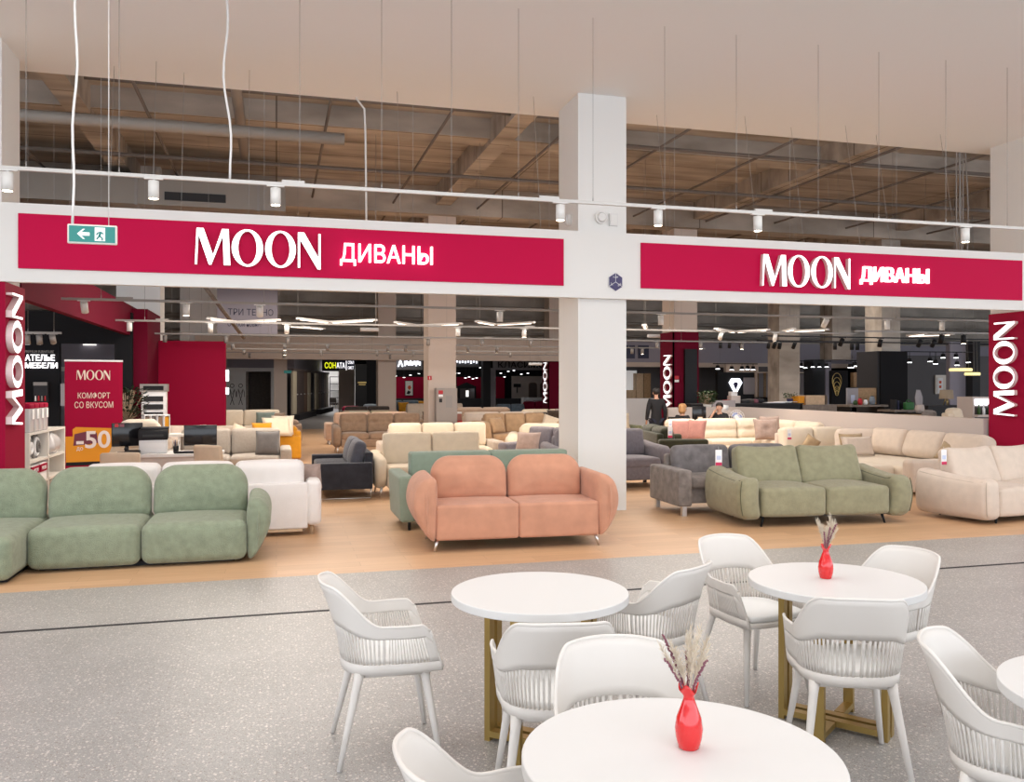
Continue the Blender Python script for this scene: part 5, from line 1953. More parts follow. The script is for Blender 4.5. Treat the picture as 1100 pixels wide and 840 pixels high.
# far shopfront with the yellow and white sign
Ys = 58.0
p0, p1 = at(346, 398, Ys), at(381, 387, Ys)
t = thing('shop_sign', 'dark shop sign with yellow and white glowing letters at the end of the corridor', 'sign', ((p0.x + p1.x) / 2, Ys, (p0.z + p1.z) / 2))
wS, hS = p1.x - p0.x, 0.78
MB().box((0, .08, 0), (wS, .14, hS)).build('sign_board', 'navy_sign', t)
TT = lambda x, z: frame_T((x, .0, z), (1, 0, 0), (0, 0, 1))
text('СОН', 'lettering', 'glow_yellow', t, wS * .34, hS * .52, .03, TT(-wS * .25, 0), .01)
text('АТА', 'lettering', 'glow', t, wS * .26, hS * .48, .03, TT(wS * .07, 0), .01)
MB().box((wS * .24, -.01, 0), (.04, .03, hS * .8)).build('divider', 'glow', t)
text('СПАЛ', 'lettering', 'glow', t, wS * .18, hS * .26, .03, TT(wS * .38, .2), .01)
text('СИСТ', 'lettering', 'glow', t, wS * .18, hS * .26, .03, TT(wS * .38, -.15), .01)
x0, x1, x2, x3 = XA(346, Ys), XA(364, Ys), XA(381, Ys), XA(400, Ys)
struct('wall_shopfront', MB().span((x1, Ys, 0), (x2, Ys + .4, 2.75)).span((x0 - .6, Ys, 2.6), (x0 - .15, Ys + .4, 3.6)), 'beige_paint')
struct('wall_shop_inside', MB().span((x0 - .5, Ys + 6, 0), (x1 + 3, Ys + 6.2, 3.2)), 'white_paint')
lamp('shop_interior_light', 'AREA', (x0 + .8, Ys + 3, 3.4), 260, (1, .97, .95), 2.0)
t = thing('bookcase', 'dark bookcase inside the bright far shop', 'bookcase', (XA(360, Ys + 5), Ys + 5, 0))
for k in range(5):
    MB().box((0, 0, .3 + .5 * k), (.75, .35, .05)).build('shelf_board', 'charcoal', t)
for sx in (-.37, .37):
    MB().box((sx, 0, 1.15), (.04, .35, 2.3)).build('side_panel', 'charcoal', t)
desk_chair('dark chair inside the bright far shop', XA(359, Ys + 2), Ys + 2, R(20), 'f_dark')
panel('display_board', 'dark display panel with gold lettering right of the far shop sign', 'panel', 382, 391, 394, 430, 47, 'black', .3, zb=0)
p = at(389, 412, 46.97)
t = tag(MB().box((0, 0, .06), (.45, .03, .07)).box((0, 0, -.06), (.35, .03, .05)).build('gold_emblem', 'brass'), 'small gold emblem on the dark display panel', 'emblem')
t.location = p

# red-walled stores behind the beige columns
Yr = 47.0
struct('wall_far_dark', MB().span((XA(394, Yr), Yr + .2, 0), (XA(612, Yr), Yr + .4, 4.2)), 'black_wall')
for k, (a_, b_, lab) in enumerate(((421, 460, 'magenta wall panel with an abstract picture between the beige columns'), (491, 518, 'magenta wall panel behind the black cabinet'), (533, 542, 'narrow magenta wall panel with a flower display'))):
    panel('wall_panel', lab, 'panel', a_, 405, b_, 428, Yr + .1, 'magenta_wall', .1)
panel('wall_panel', 'pale pink wall panel with mirrors left of the far magenta column', 'panel', 550, 404, 586, 428, Yr + .1, 'low_wall', .1)
for (a_, b_, lab) in ((421, 460, 'left'), (488, 520, 'middle'), (535, 562, 'right')):
    panel('counter', f'low black counter under the red walls, {lab} one', 'counter', a_, 428, b_, 437, Yr - 1.5, 'charcoal', .5, zb=0)
p = at(439.5, 417, Yr)
t = thing('framed_picture', 'framed abstract picture with an orange blot on the magenta wall panel', 'picture', (p.x, Yr + .06, p.z))
MB().box((0, 0, 0), (.46, .05, .84)).build('frame', 'black', t)
MB().box((0, -.027, 0), (.40, .01, .78)).build('canvas', 'art_white', t)
MB().prism([(-.08, -.02), (.02, -.12), (.12, 0), (.06, .14), (-.06, .1)], 0, .01, frame_T((0, -.033, .02), (1, 0, 0), (0, 0, 1))).build('orange_blot', 'art_orange', t)
MB().prism([(-.15, -.3), (0, -.34), (.1, -.2), (-.05, -.12)], 0, .01, frame_T((0, -.033, 0), (1, 0, 0), (0, 0, 1))).build('dark_blot', 'charcoal', t)
p = at(501, 430, Yr - .6)
t = thing('display_cabinet', 'black display cabinet with a peaked top before the magenta wall', 'cabinet', (p.x, Yr - .6, 0))
MB().span((-.5, -.2, 0), (.5, .2, 1.62)).build('body', 'black', t)
MB().prism([(-.55, 1.62), (.55, 1.62), (0, 1.86)], -.22, .22, Matrix.Rotation(R(90), 4, 'X')).build('pediment', 'black', t)
for s in (-.22, .22):
    MB().box((s, -.205, 1.15), (.36, .02, .75)).build('glass_door', 'glass_dark', t)
MB().box((0, -.21, 1.25), (.16, .02, .35)).build('lit_pane', 'glow_soft', t)
struct('column_dark', MB().span((XA(519, 43), 43, 0), (XA(527, 43), 43.5, 3.4)), 'charcoal')
struct('column_pale', MB().span((XA(527, 43), 43.1, 0), (XA(533, 43), 43.5, 2.6)), 'grey_paint')
# pale signs over the far stores
for a_, b_, y0, y1, lab, big in ((427, 452, 387, 394, 'glowing white letters over the red store between the beige columns', True), (487, 513, 387, 391, 'glowing white letters over the red store right of the beige column', False)):
    p0, p1 = at(a_, y1, 44), at(b_, y0, 44)
    t = thing('sign_letters', lab, 'sign', ((p0.x + p1.x) / 2, 44, (p0.z + p1.z) / 2))
    ws_, hs_ = p1.x - p0.x, p1.z - p0.z
    MB().box((0, .07, .1), (ws_ + .2, .06, hs_ + .5)).build('backing', 'mid_grey', t)
    for q in (-1, 1):
        MB().cyl((q * ws_ * .45, .07, .2), (q * ws_ * .45, .07, ZK - t.location.z - .01), .006, n=5).build('suspension_wire', 'wire', t)
    if big:
        text('Λ', 'lettering', 'glow_cool', t, ws_ * .24, hs_, .06, TT(-ws_ * .38, 0), .03)
    n_ = 9
    for q in range(n_):
        MB().box(((-.18 if big else -.46) * ws_ + q * (.64 if big else .92) * ws_ / (n_ - 1), 0, .04 * (q % 2)), (.55 * ws_ / n_, .05, hs_ * (.55 if q % 3 else .75))).build('letter', 'glow_cool', t)
p0, p1 = at(535, 395.5, 44), at(585, 389, 44)
t = thing('sign_letters', 'dark letters on a grey band over the mirror store', 'sign', ((p0.x + p1.x) / 2, 44, (p0.z + p1.z) / 2))
MB().box((0, .07, .05), (p1.x - p0.x + .5, .06, .62)).build('backing', 'grey_paint', t)
for q in (-1, 1):
    MB().cyl((q * 1.3, .07, .3), (q * 1.3, .07, ZK - t.location.z - .01), .006, n=5).build('suspension_wire', 'wire', t)
text('КЛАСИМО', 'lettering', 'black', t, p1.x - p0.x, (p1.z - p0.z) * .95, .05, TT(0, .02))
for k, (px, lab) in enumerate(((572.5, 'dark arched mirror door on the pale pink wall'), (583, 'second dark arched mirror at the right of the pink wall'))):
    p = at(px, 419, Yr)
    t = thing('wall_mirror', lab, 'mirror', (p.x, Yr + .06, p.z))
    MB().prism(d_shape(.5 if k == 0 else .3, .86, .15, .01, 5), 0, .04, stand_T(0, 0, -.43)).build('frame', 'door_brown', t)
    MB().prism(d_shape(.42 if k == 0 else .22, .80, .13, .01, 5), .04, .05, stand_T(0, 0, -.40)).build('mirror_glass', 'door_dark', t)
p = at(557, 416, Yr - .3)
t = thing('wall_screen', 'small dark screen on an arm on the pale pink wall', 'screen', (p.x, Yr + .02, p.z + .1))
MB().box((0, -.05, 0), (.42, .06, .2)).build('screen', 'black', t)
MB().box((0, -.02, -.25), (.05, .05, .35)).build('bracket', 'charcoal', t)
panel('counter', 'low white counter before the pink mirror wall', 'counter', 562, 427, 590, 432, Yr - 2, 'paper', .4, zb=0)
panel('store_block', 'low white block left of the far magenta column', 'block', 568, 430, 588, 441, 41, 'grey_paint', .5, zb=0)
sofa('blue-grey sofa with yellow cushion in the red store, between the columns', XA(433, 39), 39, 0, 1.9, .9, 'f_blue', h=1.0, seat=.5)
pillow('mustard cushion on the blue-grey sofa between the columns', (XA(434, 38.6), 38.55, .52), .5, .45, 'f_yellow', R(10), .3)
sofa('mustard yellow armchair behind the brown armchair between the columns', XA(449, 40), 40, 0, 1.1, .9, 'f_yellow', h=.95, seat=.5, ns=1, nb=1, name='armchair')
sofa('grey-blue sofa with dark frame under the mirror store, right of the dark column', XA(551, 37), 37.2, 0, 1.7, .9, 'f_blue', h=.85, seat=.45)
sofa('dark red sofa under the white counter beside the far magenta column', XA(576, 38), 38, 0, 1.5, .9, 'dark_red', h=.95, seat=.45)
t = thing('display_bed', 'bed with a pink blanket far back left of the beige column', 'bed', (XA(388, 40), 40.5, 0))
MB().soft((0, 0, .38), (1.9, 1.4, .34), .06, ni=2).build('mattress', 'f_grey', t)
MB().span((-.93, -.68, 0), (.93, .68, .24)).build('bed_base', 'charcoal', t)
MB().soft((-.4, -.3, .62), (.9, .7, .22), .1, (0, 0, .03), ni=4).build('blanket', 'pink_obj', t)
MB().soft((.5, .1, .66), (.7, .5, .3), .12, (0, 0, .03), ni=4).build('bed_pillow', 'blue_grey', t)

# far magenta columns carrying the upright word
def moon_column(label, x, y, dz, wtop, ztop):
    t = thing('sign_column', label, 'sign', (x, y, 0))
    mb = MB().span((-.04, -.04, 0), (0, .84, ztop)).span((-.04, -.04, 0), (.79, 0, ztop))
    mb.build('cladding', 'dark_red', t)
    T = frame_T((-.04, .03, dz), (0, 0, 1), (0, 1, 0))
    display_word(t, .46, .06, T, width=wtop)
    return t


moon_column('magenta clad column with upright glowing letters, behind the two black-clad people', 11.28, 23.08, 1.0, 1.62, 3.3)
moon_column('distant magenta clad column with upright glowing letters, left of the white pillar', 11.28, 35.08, .95, 1.75, 3.0)
panel('column_cladding', 'tall black panel at the right of the magenta column', 'panel', 736, 375, 749, 440, 22.95, 'black', .1, zb=0)
t = thing('fire_notice', 'small red and white notice on the magenta column', 'sign', at(727, 407, 23.0))
MB().box((0, 0, .04), (.13, .02, .1)).build('red_plate', 'red_label', t)
MB().box((0, 0, -.06), (.13, .02, .07)).build('white_plate', 'paper', t)

# fire cabinet on the beige column
t = thing('fire_cabinet', 'grey two-door fire hose cabinet with red stickers on the beige column', 'cabinet', (4.43, 23.08, 0))
zt_ = ZA(476, 417, 23)
MB().span((-.28, -.26, .1), (.30, 0, zt_)).build('cabinet_body', 'cabinet_grey', t)
for z0, z1 in ((.12, .72), (.75, zt_ - .02)):
    dr = MB().span((-.27, -.275, z0), (.29, -.258, z1)).build('door', 'cabinet_grey', t)
    MB().span((-.22, -.285, z1 - .14), (-.10, -.274, z1 - .04)).build('red_sticker', 'red_label', dr)
    MB().span((-.22, -.285, z1 - .21), (-.10, -.274, z1 - .15)).build('pale_sticker', 'paper', dr)
    MB().span((-.20, -.285, z1 - .36), (-.12, -.274, z1 - .26)).build('key_box', 'dark_slot', dr)
    MB().span((-.02, -.282, z1 - .50), (.16, -.274, z1 - .18)).build('vent_plate', 'grey_metal', dr)
t = thing('fire_sign', 'small red fire sign on the beige column above the cabinet', 'sign', at(461.5, 406, 23.08))
MB().box((0, 0, 0), (.11, .02, .11)).build('plate', 'red_label', t)
MB().box((0, -.012, .0), (.02, .01, .07)).build('pictogram', 'paper', t)
p = fl(493, 470)
t = thing('promo_stand', 'small red and white promotional stand beside the fire cabinet', 'stand', (XA(492, 24.5), 24.5, 0))
MB().span((-.09, -.06, 0), (.09, .06, .9)).build('stand_body', 'f_pink', t)
MB().span((-.14, -.1, .62), (.2, .1, .70)).build('tray', 'red_label', t)
MB().span((-.10, -.07, .90), (.10, .07, .95)).build('cap', 'paper', t)

# ============================================================ RIGHT: NEIGHBOUR STORE
struct('wall_store_back', MB().span((13.5, 37.0, 0), (24.4, 37.2, 4.4)), 'mid_grey')
struct('wall_store_back_right', MB().span((24.4, 31.0, 0), (45, 31.2, 2.9)).span((24.4, 31.0, 2.9), (45, 31.3, 3.0)), 'mid_grey')
for a_, b_, lab in ((673, 682, 'left dark window in the grey bulkhead right of the white pillar'), (686, 697, 'right dark window in the grey bulkhead right of the white pillar')):
    panel('bulkhead_window', lab, 'window', a_, 371, b_, 385, 34.62, 'navy_sign', .06)
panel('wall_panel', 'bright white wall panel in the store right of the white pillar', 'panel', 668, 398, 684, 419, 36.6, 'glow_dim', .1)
panel('wardrobe', 'light wood wardrobe right of the bright white panel', 'wardrobe', 684, 401, 691, 429, 36.1, 'wood_light', .4, zb=0)
panel('wardrobe', 'darker wood wardrobe beside the light wood wardrobe', 'wardrobe', 691.5, 401, 699, 429, 36.2, 'wood_mid', .35, zb=0)
panel('shelf_block', 'low wooden shelf block under the bright white panel', 'shelf', 672, 419, 683, 430, 36.2, 'wood_light', .4, zb=0)
panel('counter', 'long white counter right of the white pillar', 'counter', 660, 428, 706, 437, 33, 'paper', .6, zb=0)
# black back wall with the diamond emblem
Yd = 33.0
panel('shop_board', 'black shop panel with a glowing diamond emblem', 'panel', 771, 400, 810, 432, Yd, 'black', .2, zb=0)
p = at(789.5, 414, Yd)
t = thing('diamond_sign', 'glowing white diamond emblem on the black shop panel', 'sign', (p.x, Yd - .03, p.z))
dm = [(0, -.42), (.32, .12), (.2, .3), (-.2, .3), (-.32, .12)]
MB().prism(dm, 0, .03, TT(0, 0)).build('diamond', 'glow_cool', t)
MB().prism([(0, -.2), (.12, .06), (.06, .14), (-.06, .14), (-.12, .06)], .03, .036, TT(0, 0)).build('emblem_mark', 'violet_logo', t)
o = MB().soft((0, 0, 0), (.66, .03, .72), .014, ni=2, nr=1).build('wall_print', 'grey_paint')
tag(o, 'grey rounded print beside the glowing diamond emblem', 'print')
o.location = (p.x + .72, Yd - .02, p.z - .02)
panel('shop_header', 'cream header panel over the black shop panel', 'panel', 780, 390, 815, 400, Yd + .02, 'beige_paint', .2)
panel('shop_header', 'dark grey header over the shop window right of the diamond', 'panel', 815, 394, 873, 400, Yd, 'mid_grey', .2)
# the shop window right of it: frame and a lit room behind
xa, xb = XA(810.5, Yd), XA(872, Yd)
t = thing('shop_window', 'wide shop window with doors and a bright panel behind, right of the diamond', 'window', ((xa + xb) / 2, Yd, 0))
wv = xb - xa
z0_, z1_ = ZA(840, 426.5, Yd), ZA(840, 401, Yd)
MB().span((-wv / 2, -.1, 0), (wv / 2, .1, z0_)).build('sill_wall', 'charcoal', t)
MB().span((-wv / 2, -.1, z0_ - .06), (wv / 2, -.0, z0_)).span((-wv / 2, -.1, z0_), (-wv / 2 + .08, 0, z1_)).span((wv / 2 - .14, -.1, z0_), (wv / 2, 0, z1_)).span((-wv / 2, -.1, z1_), (wv / 2, 0, z1_ + .06)).build('frame', 'beige_paint', t)
def back_panel(nm, a_, b_, m, dy=.9, zt=z1_):
    x0_, x1_ = XA(a_, Yd + dy) - (xa + xb) / 2, XA(b_, Yd + dy) - (xa + xb) / 2
    MB().span((x0_, dy, 0), (x1_, dy + .08, zt)).build(nm, m, t)
back_panel('room_wall', 808, 874, 'grey_paint', 1.6)
back_panel('door_leaf', 811, 815, 'wood_mid', .9, 2.3)
back_panel('door_leaf', 815, 820, 'grey_paint', .9, 2.3)
back_panel('bookshelf', 820.5, 823, 'wood_mid', .9, 2.3)
back_panel('door_leaf', 823, 826, 'grey_paint', .9, 2.3)
back_panel('door_leaf', 826, 832, 'wood_light', .9, 2.3)
back_panel('bright_panel', 832.5, 845, 'glow_soft', .9, 2.35)
back_panel('dark_jamb', 845, 848, 'black', .9, 2.4)
struct('column_store', MB().span((XA(873, 30), 30, 0), (XA(886, 30), 30.6, 2.75)), 'black')
struct('column_store_pale', MB().span((XA(887, 31), 31, 0), (XA(893, 31), 31.6, 2.7)), 'lilac_grey')
struct('column_clad', MB().span((18.30, 22.9, 0), (19.30, 23.9, 2.80)), 'black_wall')
struct('column_clad_side', MB().span((18.22, 22.95, 0), (18.30, 23.95, 2.80)), 'charcoal')
panel('shop_board', 'dark panel with a faint gold ornament left of the tan board', 'panel', 894, 398, 911, 438, 29, 'black_wall', .2, zb=0)
p = at(899, 409, 28.95)
mb = MB()
for k in range(5):
    r = .30 - .05 * k
    mb.tube([(r * .7 * math.cos(q * PI / 9), 0, r * math.sin(q * PI / 9) - .12 * k) for q in range(19)], .012, 5)
t = tag(mb.build('wall_ornament', 'brass'), 'faint gold ornament on the dark panel left of the tan board', 'ornament')
t.location = p
panel('wall_niche', 'narrow lit niche between the dark panels of the right store', 'niche', 917, 400, 924, 416, 30, 'wood_mid', .2)
# counter with things on it
Yc = 22.2
xc0, xc1 = XA(742, Yc), XA(862, Yc)
t = thing('store_counter', 'long black counter of the neighbour store behind the partition', 'counter', ((xc0 + xc1) / 2, Yc, 0))
hw = (xc1 - xc0) / 2
MB().span((-hw, 0, 0), (hw, .7, 1.16)).build('counter_body', 'black', t)
MB().span((-hw - .03, -.04, 1.16), (hw + .03, .74, 1.20)).build('countertop', 'charcoal', t)
p = at(794, 430, Yc)
t = thing('paper_box', 'cream cardboard box on the black counter below the diamond emblem', 'box', (p.x, Yc + .3, 1.20))
MB().soft((0, 0, .11), (.30, .25, .22), .01, ni=1, nr=1).build('carton', 'low_wall', t)
MB().soft((-.03, 0, .28), (.2, .18, .12), .01, ni=1, nr=1).build('upper_carton', 'paper', t)
MB().soft((-.25, 0, .05), (.18, .14, .1), .01, ni=1, nr=1).build('small_carton', 'red_label', t)
t = thing('fabric_pile', 'dark pile of fabric samples on the black counter', 'fabric', (XA(814, Yc), Yc + .3, 1.20))
for k in range(4):
    MB().soft((-.25 + .16 * k, .02 * k, .05 + .01 * (k % 2)), (.3, .3, .10), .03, (0, 0, .02), ni=3, rot=(0, .1 * (k - 1), .4 * k)).build('sample', ['charcoal', 'f_dark', 'dry_purple', 'charcoal'][k], t)
t = thing('paper_sheets', 'large white sheets lying on the right part of the black counter', 'paper', (XA(845, Yc), Yc + .3, 1.20))
for k in range(3):
    MB().box((-.25 + .2 * k, 0, .01 + .012 * k), (.55, .42, .012), .2 * k - .2).build('sheet', 'paper', t)
leaves('small purple flowering plant on the black counter', (XA(858, Yc), Yc + .45, 1.2), .2, .16, 90, 'leaf', 'violet_logo', 9, .12, .07)
p = at(753, 433, 21)
t = thing('plant_table', 'small dark table under the green plant right of the magenta column', 'table', (XA(759, 20.6), 20.6, 0))
MB().span((-.3, -.25, 1.06), (.3, .25, 1.1)).build('tabletop', 'charcoal', t)
for sx in (-.27, .24):
    for sy in (-.22, .19):
        MB().span((sx, sy, 0), (sx + .03, sy + .03, 1.06)).build('leg', 'charcoal', t)
leaves('bushy green plant right of the magenta column', (XA(760, 20.6), 20.6, 1.10), .24, .34, 240, 'leaf', 'pot', 5, .12, .09)
panel('pale_screen', 'pale grey screen behind the seated man', 'screen', 766, 430, 790, 437, 21.5, 'grey_paint', .05, zb=0)
t = thing('wood_cabinet', 'grey-brown wooden cabinet with a wooden tray at the right end of the black counter', 'cabinet', (XA(884, 22), 22.2, 0))
MB().span((-.62, 0, 0), (.62, .6, 1.15)).build('cabinet_body', 'wood_grey', t)
MB().span((-.40, .05, 1.15), (.24, .5, 1.42)).build('tray_box', 'wood_light', t)
MB().span((-.62, .1, 1.15), (-.42, .5, 1.40)).build('yellow_stack', 'yellow_print', t)
MB().span((.30, .05, 1.15), (.34, .5, 1.42)).span((.34, .45, 1.15), (.62, .5, 1.42)).build('box_side', 'wood_grey', t)
t = thing('partition_screen', 'white and tan desk screen standing on a dark table', 'screen', (XA(926, 23), 23.0, 0))
x0_, x1_, x2_ = XA(910, 23) - XA(926, 23), XA(922, 23) - XA(926, 23), XA(942, 23) - XA(926, 23)
MB().span((x0_, 0, 1.13), (x1_, .05, 1.64)).build('white_board', 'grey_paint', t)
MB().span((x1_, 0, 1.13), (x2_, .05, 1.64)).build('tan_board', 'wood_mid', t)
MB().span((x0_ + .13, -.03, 1.16), (x0_ + .26, -.005, 1.42)).build('framed_card', 'tag_blue', t)
MB().span((x0_ - .2, -.4, 1.06), (x2_ + .1, .4, 1.12)).build('tabletop', 'wood_grey', t)
for sx in (x0_ - .15, x2_):
    MB().span((sx, -.35, 0), (sx + .06, .35, 1.06)).build('leg', 'black', t)
for k, (px, m, r_, h_, lab) in enumerate(((925, 'red_label', .08, .20, 'small red vase among the things on the dark table'), (931, 'paper', .07, .16, 'small white clock-like jar on the dark table'),
                                          (938, 'blue_grey', .10, .26, 'tall blue-grey jar on the dark table'), (920, 'leaf', .08, .12, 'small green jar on the dark table'))):
    t = thing('table_jar', lab, 'jar', (XA(px, 22.7), 22.75, 1.12 - .0), 0)
    MB().lathe([(0, 0), (r_ * .7, 0), (r_, h_ * .4), (r_ * .7, h_ * .85), (r_ * .5, h_), (0, h_)], n=20).build('jar_body', m, t)
    MB().cyl((0, 0, h_), (0, 0, h_ + .02), r_ * .5, n=16).build('lid', 'charcoal', t)
t = thing('dining_table', 'dark table with books and a green bag right of the black column', 'table', (XA(972, 19.6), 19.6, 0))
MB().span((-.6, -.35, 1.02), (.6, .35, 1.07)).build('tabletop', 'wood_grey', t)
for sx in (-.55, .5):
    for sy in (-.3, .25):
        MB().span((sx, sy, 0), (sx + .05, sy + .05, 1.02)).build('leg', 'black', t)
for k in range(3):
    t = thing('book', f'dark upright book on the table right of the black column, {ORD[k]} from the left', 'book', (XA(960 + 2.4 * k, 19.6), 19.6, 1.07), .1, 'upright books')
    MB().span((-.025, -.1, 0), (.025, .1, .27 - .02 * k)).build('cover', ['charcoal', 'navy_sign', 'black'][k], t)
    MB().span((-.019, -.095, .004), (.019, .102, .262 - .02 * k)).build('pages', 'paper', t)
t = thing('handbag', 'green bag on the table right of the black column', 'bag', (XA(976, 19.4), 19.4, 1.07))
MB().soft((0, 0, .1), (.26, .14, .2), .03, (.01, .01, .01), ni=2).build('bag_body', 'green_bag', t)
MB().tube([(.08 * math.cos(q * PI / 8), 0, .19 + .08 * math.sin(q * PI / 8)) for q in range(9)], .01, 6).build('handle', 'green_bag', t)
t = thing('round_wood_table', 'round brown table top just above the partition', 'table', (XA(980, 17.0), 17.0, 0))
MB().lathe([(0, .98), (.40, .98), (.42, 1.0), (.42, 1.03), (.40, 1.04), (0, 1.04)], n=32).build('tabletop', 'wood_mid', t)
MB().cyl((0, 0, 0), (0, 0, .98), .05, n=12).cyl((0, 0, 0), (0, 0, .03), .25, n=20).build('pedestal', 'black', t)
t = thing('tall_vase', 'pale vase with grey feathers behind the round brown table', 'vase', (XA(988, 18.5), 18.5, 1.02))
MB().lathe([(0, 0), (.09, 0), (.12, .1), (.10, .2), (.10, .21), (0, .21)], n=20).build('vase_body', 'low_wall', t)
for k in range(4):
    MB().blob([(-.05, 0), (.05, 0), (.07, .22), (0, .42), (-.07, .22)], .02, .008, 0, stand_T(-.06 + .05 * k, .02 * k, .18, .1)).build('feather', 'grey_paint', t)
t = thing('vase_table', 'small black table carrying the vase with feathers', 'table', (XA(988, 18.5), 18.5, 0))
MB().span((-.25, -.25, .97), (.25, .25, 1.02)).build('tabletop', 'black', t)
for sx in (-.22, .18):
    for sy in (-.22, .18):
        MB().span((sx, sy, 0), (sx + .04, sy + .04, .97)).build('leg', 'black', t)
panel('sideboard', 'long black sideboard carrying the table lamp, near the right pylon', 'sideboard', 997, 435.5, 1049, 452, 21, 'black', .5, zb=0)
zs_ = ZA(1023, 435.5, 21)
t = thing('table_lamp', 'table lamp with brown drum shade and brass legs on the black sideboard', 'lamp', (XA(1018, 21.2), 21.25, zs_))
MB().lathe([(.20, .19), (.18, .46), (.175, .46), (.195, .19)], n=28).build('lamp_shade', 'lamp_shade', t)
for a_ in (0, 2.1, 4.2):
    MB().cyl((.09 * math.cos(a_), .09 * math.sin(a_), 0), (.02 * math.cos(a_), .02 * math.sin(a_), .22), .014, n=8).build('leg', 'brass', t)
MB().cyl((0, 0, .20), (0, 0, .3), .02, n=10).build('socket', 'brass', t)
p = at(1015, 413, 30.9)
t = thing('pin_board', 'pale board with pinned papers on the grey wall near the right pylon', 'board', (p.x, 30.9, p.z))
MB().box((0, .03, 0), (.96, .06, .82)).build('board', 'whiteboard', t)
MB().box((-.26, -.01, -.04), (.28, .02, .66)).build('paper_sheet', 'paper', t)
for k, (x_, z_, m) in enumerate(((.16, .22, 'tag_blue'), (.36, .26, 'red_label'), (.22, .06, 'tag_blue'), (.34, .02, 'paper'), (-.26, .1, 'art_orange'), (-.26, -.1, 'art_orange'))):
    MB().box((x_, -.025, z_), (.11, .01, .11)).build('pinned_card', m, t)
struct('column_grey', MB().span((XA(1029, 27), 27.4, 0), (XA(1046, 27), 27.6, 3.4)), 'lilac_grey')
struct('column_dark_right', MB().span((XA(1046, 27), 27.05, 0), (XA(1054, 27), 27.6, 3.4)), 'charcoal')
for px, py, rx, lab in ((1032, 398, .30, 'larger gold ring chandelier left of the right pylon'), (1044.5, 402.5, .20, 'smaller gold ring chandelier beside the larger ring')):
    p = at(px, py, 22)
    t = thing('ring_chandelier', lab, 'chandelier', p, 0, 'gold ring chandeliers')
    for k in range(2):
        MB().tube([(rx * math.cos(q * PI / 16), rx * math.sin(q * PI / 16), .05 * k) for q in range(33)], .022, 8).build('ring', 'chandelier', t)
    mb = MB()
    for q in range(20):
        mb.soft((rx * math.cos(q * PI / 10), rx * math.sin(q * PI / 10), .02), (.05, .05, .09), .02, ni=1, nr=1)
    mb.build('crystals', 'chandelier', t)
    for q in range(3):
        a_ = q * 2.094
        MB().cyl((rx * math.cos(a_), rx * math.sin(a_), .05), (0, 0, ZK - p.z), .004, n=5).build('wire', 'wire', t)
t = thing('display_fridge', 'white display case with bottles beside the right pylon', 'display case', (XA(1056, 17), 17, 0))
MB().span((-.30, 0, 0), (.2, .5, 1.45)).build('case_body', 'low_wall', t)
MB().span((-.25, -.02, 1.25), (.2, .0, 1.40)).build('lit_top', 'glow_cool', t)
MB().span((-.25, -.02, .7), (.2, .0, 1.22)).build('glass_front', 'glass_dark', t)
for k in range(3):
    MB().lathe([(0, 0), (.035, 0), (.035, .14), (.014, .19), (.014, .25), (0, .25)], (-.18 + .14 * k, -.06, 1.02), 14).build('bottle', ['leaf', 'paper', 'leaf_dark'][k], t)
MB().span((-.27, -.12, .97), (.2, 0, 1.02)).build('ledge', 'low_wall', t)
sofa('white lounge chair with rounded headrest just over the partition by the right pylon', XA(1036, 15.5), 15.5, R(60), .9, .8, 'f_ivory', h=1.22, seat=.6, ns=1, nb=1, name='armchair', aw=.14, ah=.8)
t = thing('grey_ball_chair', 'pale grey rounded chair back just over the partition, below the feathers', 'chair', (XA(998, 16.2), 16.2, 0))
MB().soft((0, 0, .95), (.36, .14, .42), .12, (0, .03, 0), ni=5).build('backrest', 'f_velvet', t)
MB().soft((0, -.2, .62), (.44, .44, .1), .04, ni=3).build('seat', 'f_velvet', t)
for sx in (-.17, .17):
    for sy in (-.36, .0):
        MB().cyl((sx, sy, 0), (sx, sy, .6), .015, n=8).build('leg', 'black', t)

# rows of tiny spotlights in the far stores
def far_spots(label, group, rail_label, pts, Y, m='black', glow='glow_cool', r=.07, z_rail=None):
    P = [at(px, py, Y) for px, py in sorted(pts)]
    zr = max(p.z for p in P) + .16
    x0_, x1_ = min(p.x for p in P) - .2, max(p.x for p in P) + .2
    track('track_rail', rail_label, x0_, x1_, Y, zr, [x0_ + .3, x1_ - .3], ZK if Y < 78 else 4, m)
    for i, p in enumerate(P):
        t = thing('track_spotlight', f'{label}, {ORD[i]} from left', 'spotlight', (p.x, Y, p.z), 0, group)
        MB().cyl((0, 0, zr - p.z), (0, 0, .07), .012, n=6).cyl((0, 0, .1), (0, 0, -.04), r * .7, r, 12).build('can', m, t)
        MB().cyl((0, 0, -.03), (0, 0, -.055), r * .9, n=12).build('lens', glow, t)


M['glow_far'] = mat('glow_far', (1, 1, 1), .5, emit=(.96, .97, 1), es=7)
far_spots('tiny glowing spotlight over the picture store', 'tiny spotlights between the beige columns', 'black rail with tiny lamps over the picture store', [(425, 403), (434, 404.5), (441, 402), (450, 400.5)], 45.5, glow='glow_far')
far_spots('tiny glowing spotlight in the rows over the black cabinet store', 'tiny spotlights over the cabinet store', 'black rail with tiny lamps over the black cabinet', [(489, 400), (493, 400), (500, 405), (504, 404), (508, 406), (512, 405), (516, 394)], 45.0, glow='glow_far')
far_spots('tiny glowing spotlight in the rows over the pink mirror wall', 'tiny spotlights over the mirror wall', 'black rail with tiny lamps over the pink mirror wall', [(538, 400), (542, 404), (546, 398), (552, 397), (560, 401), (567, 400)], 44.5, glow='glow_far')
far_spots('tiny glowing spotlight over the store right of the white pillar', 'tiny spotlights right of the white pillar', 'rail with tiny lamps right of the white pillar', [(682, 398), (692, 399), (702, 397.5), (707, 403)], 38, glow='glow_far')
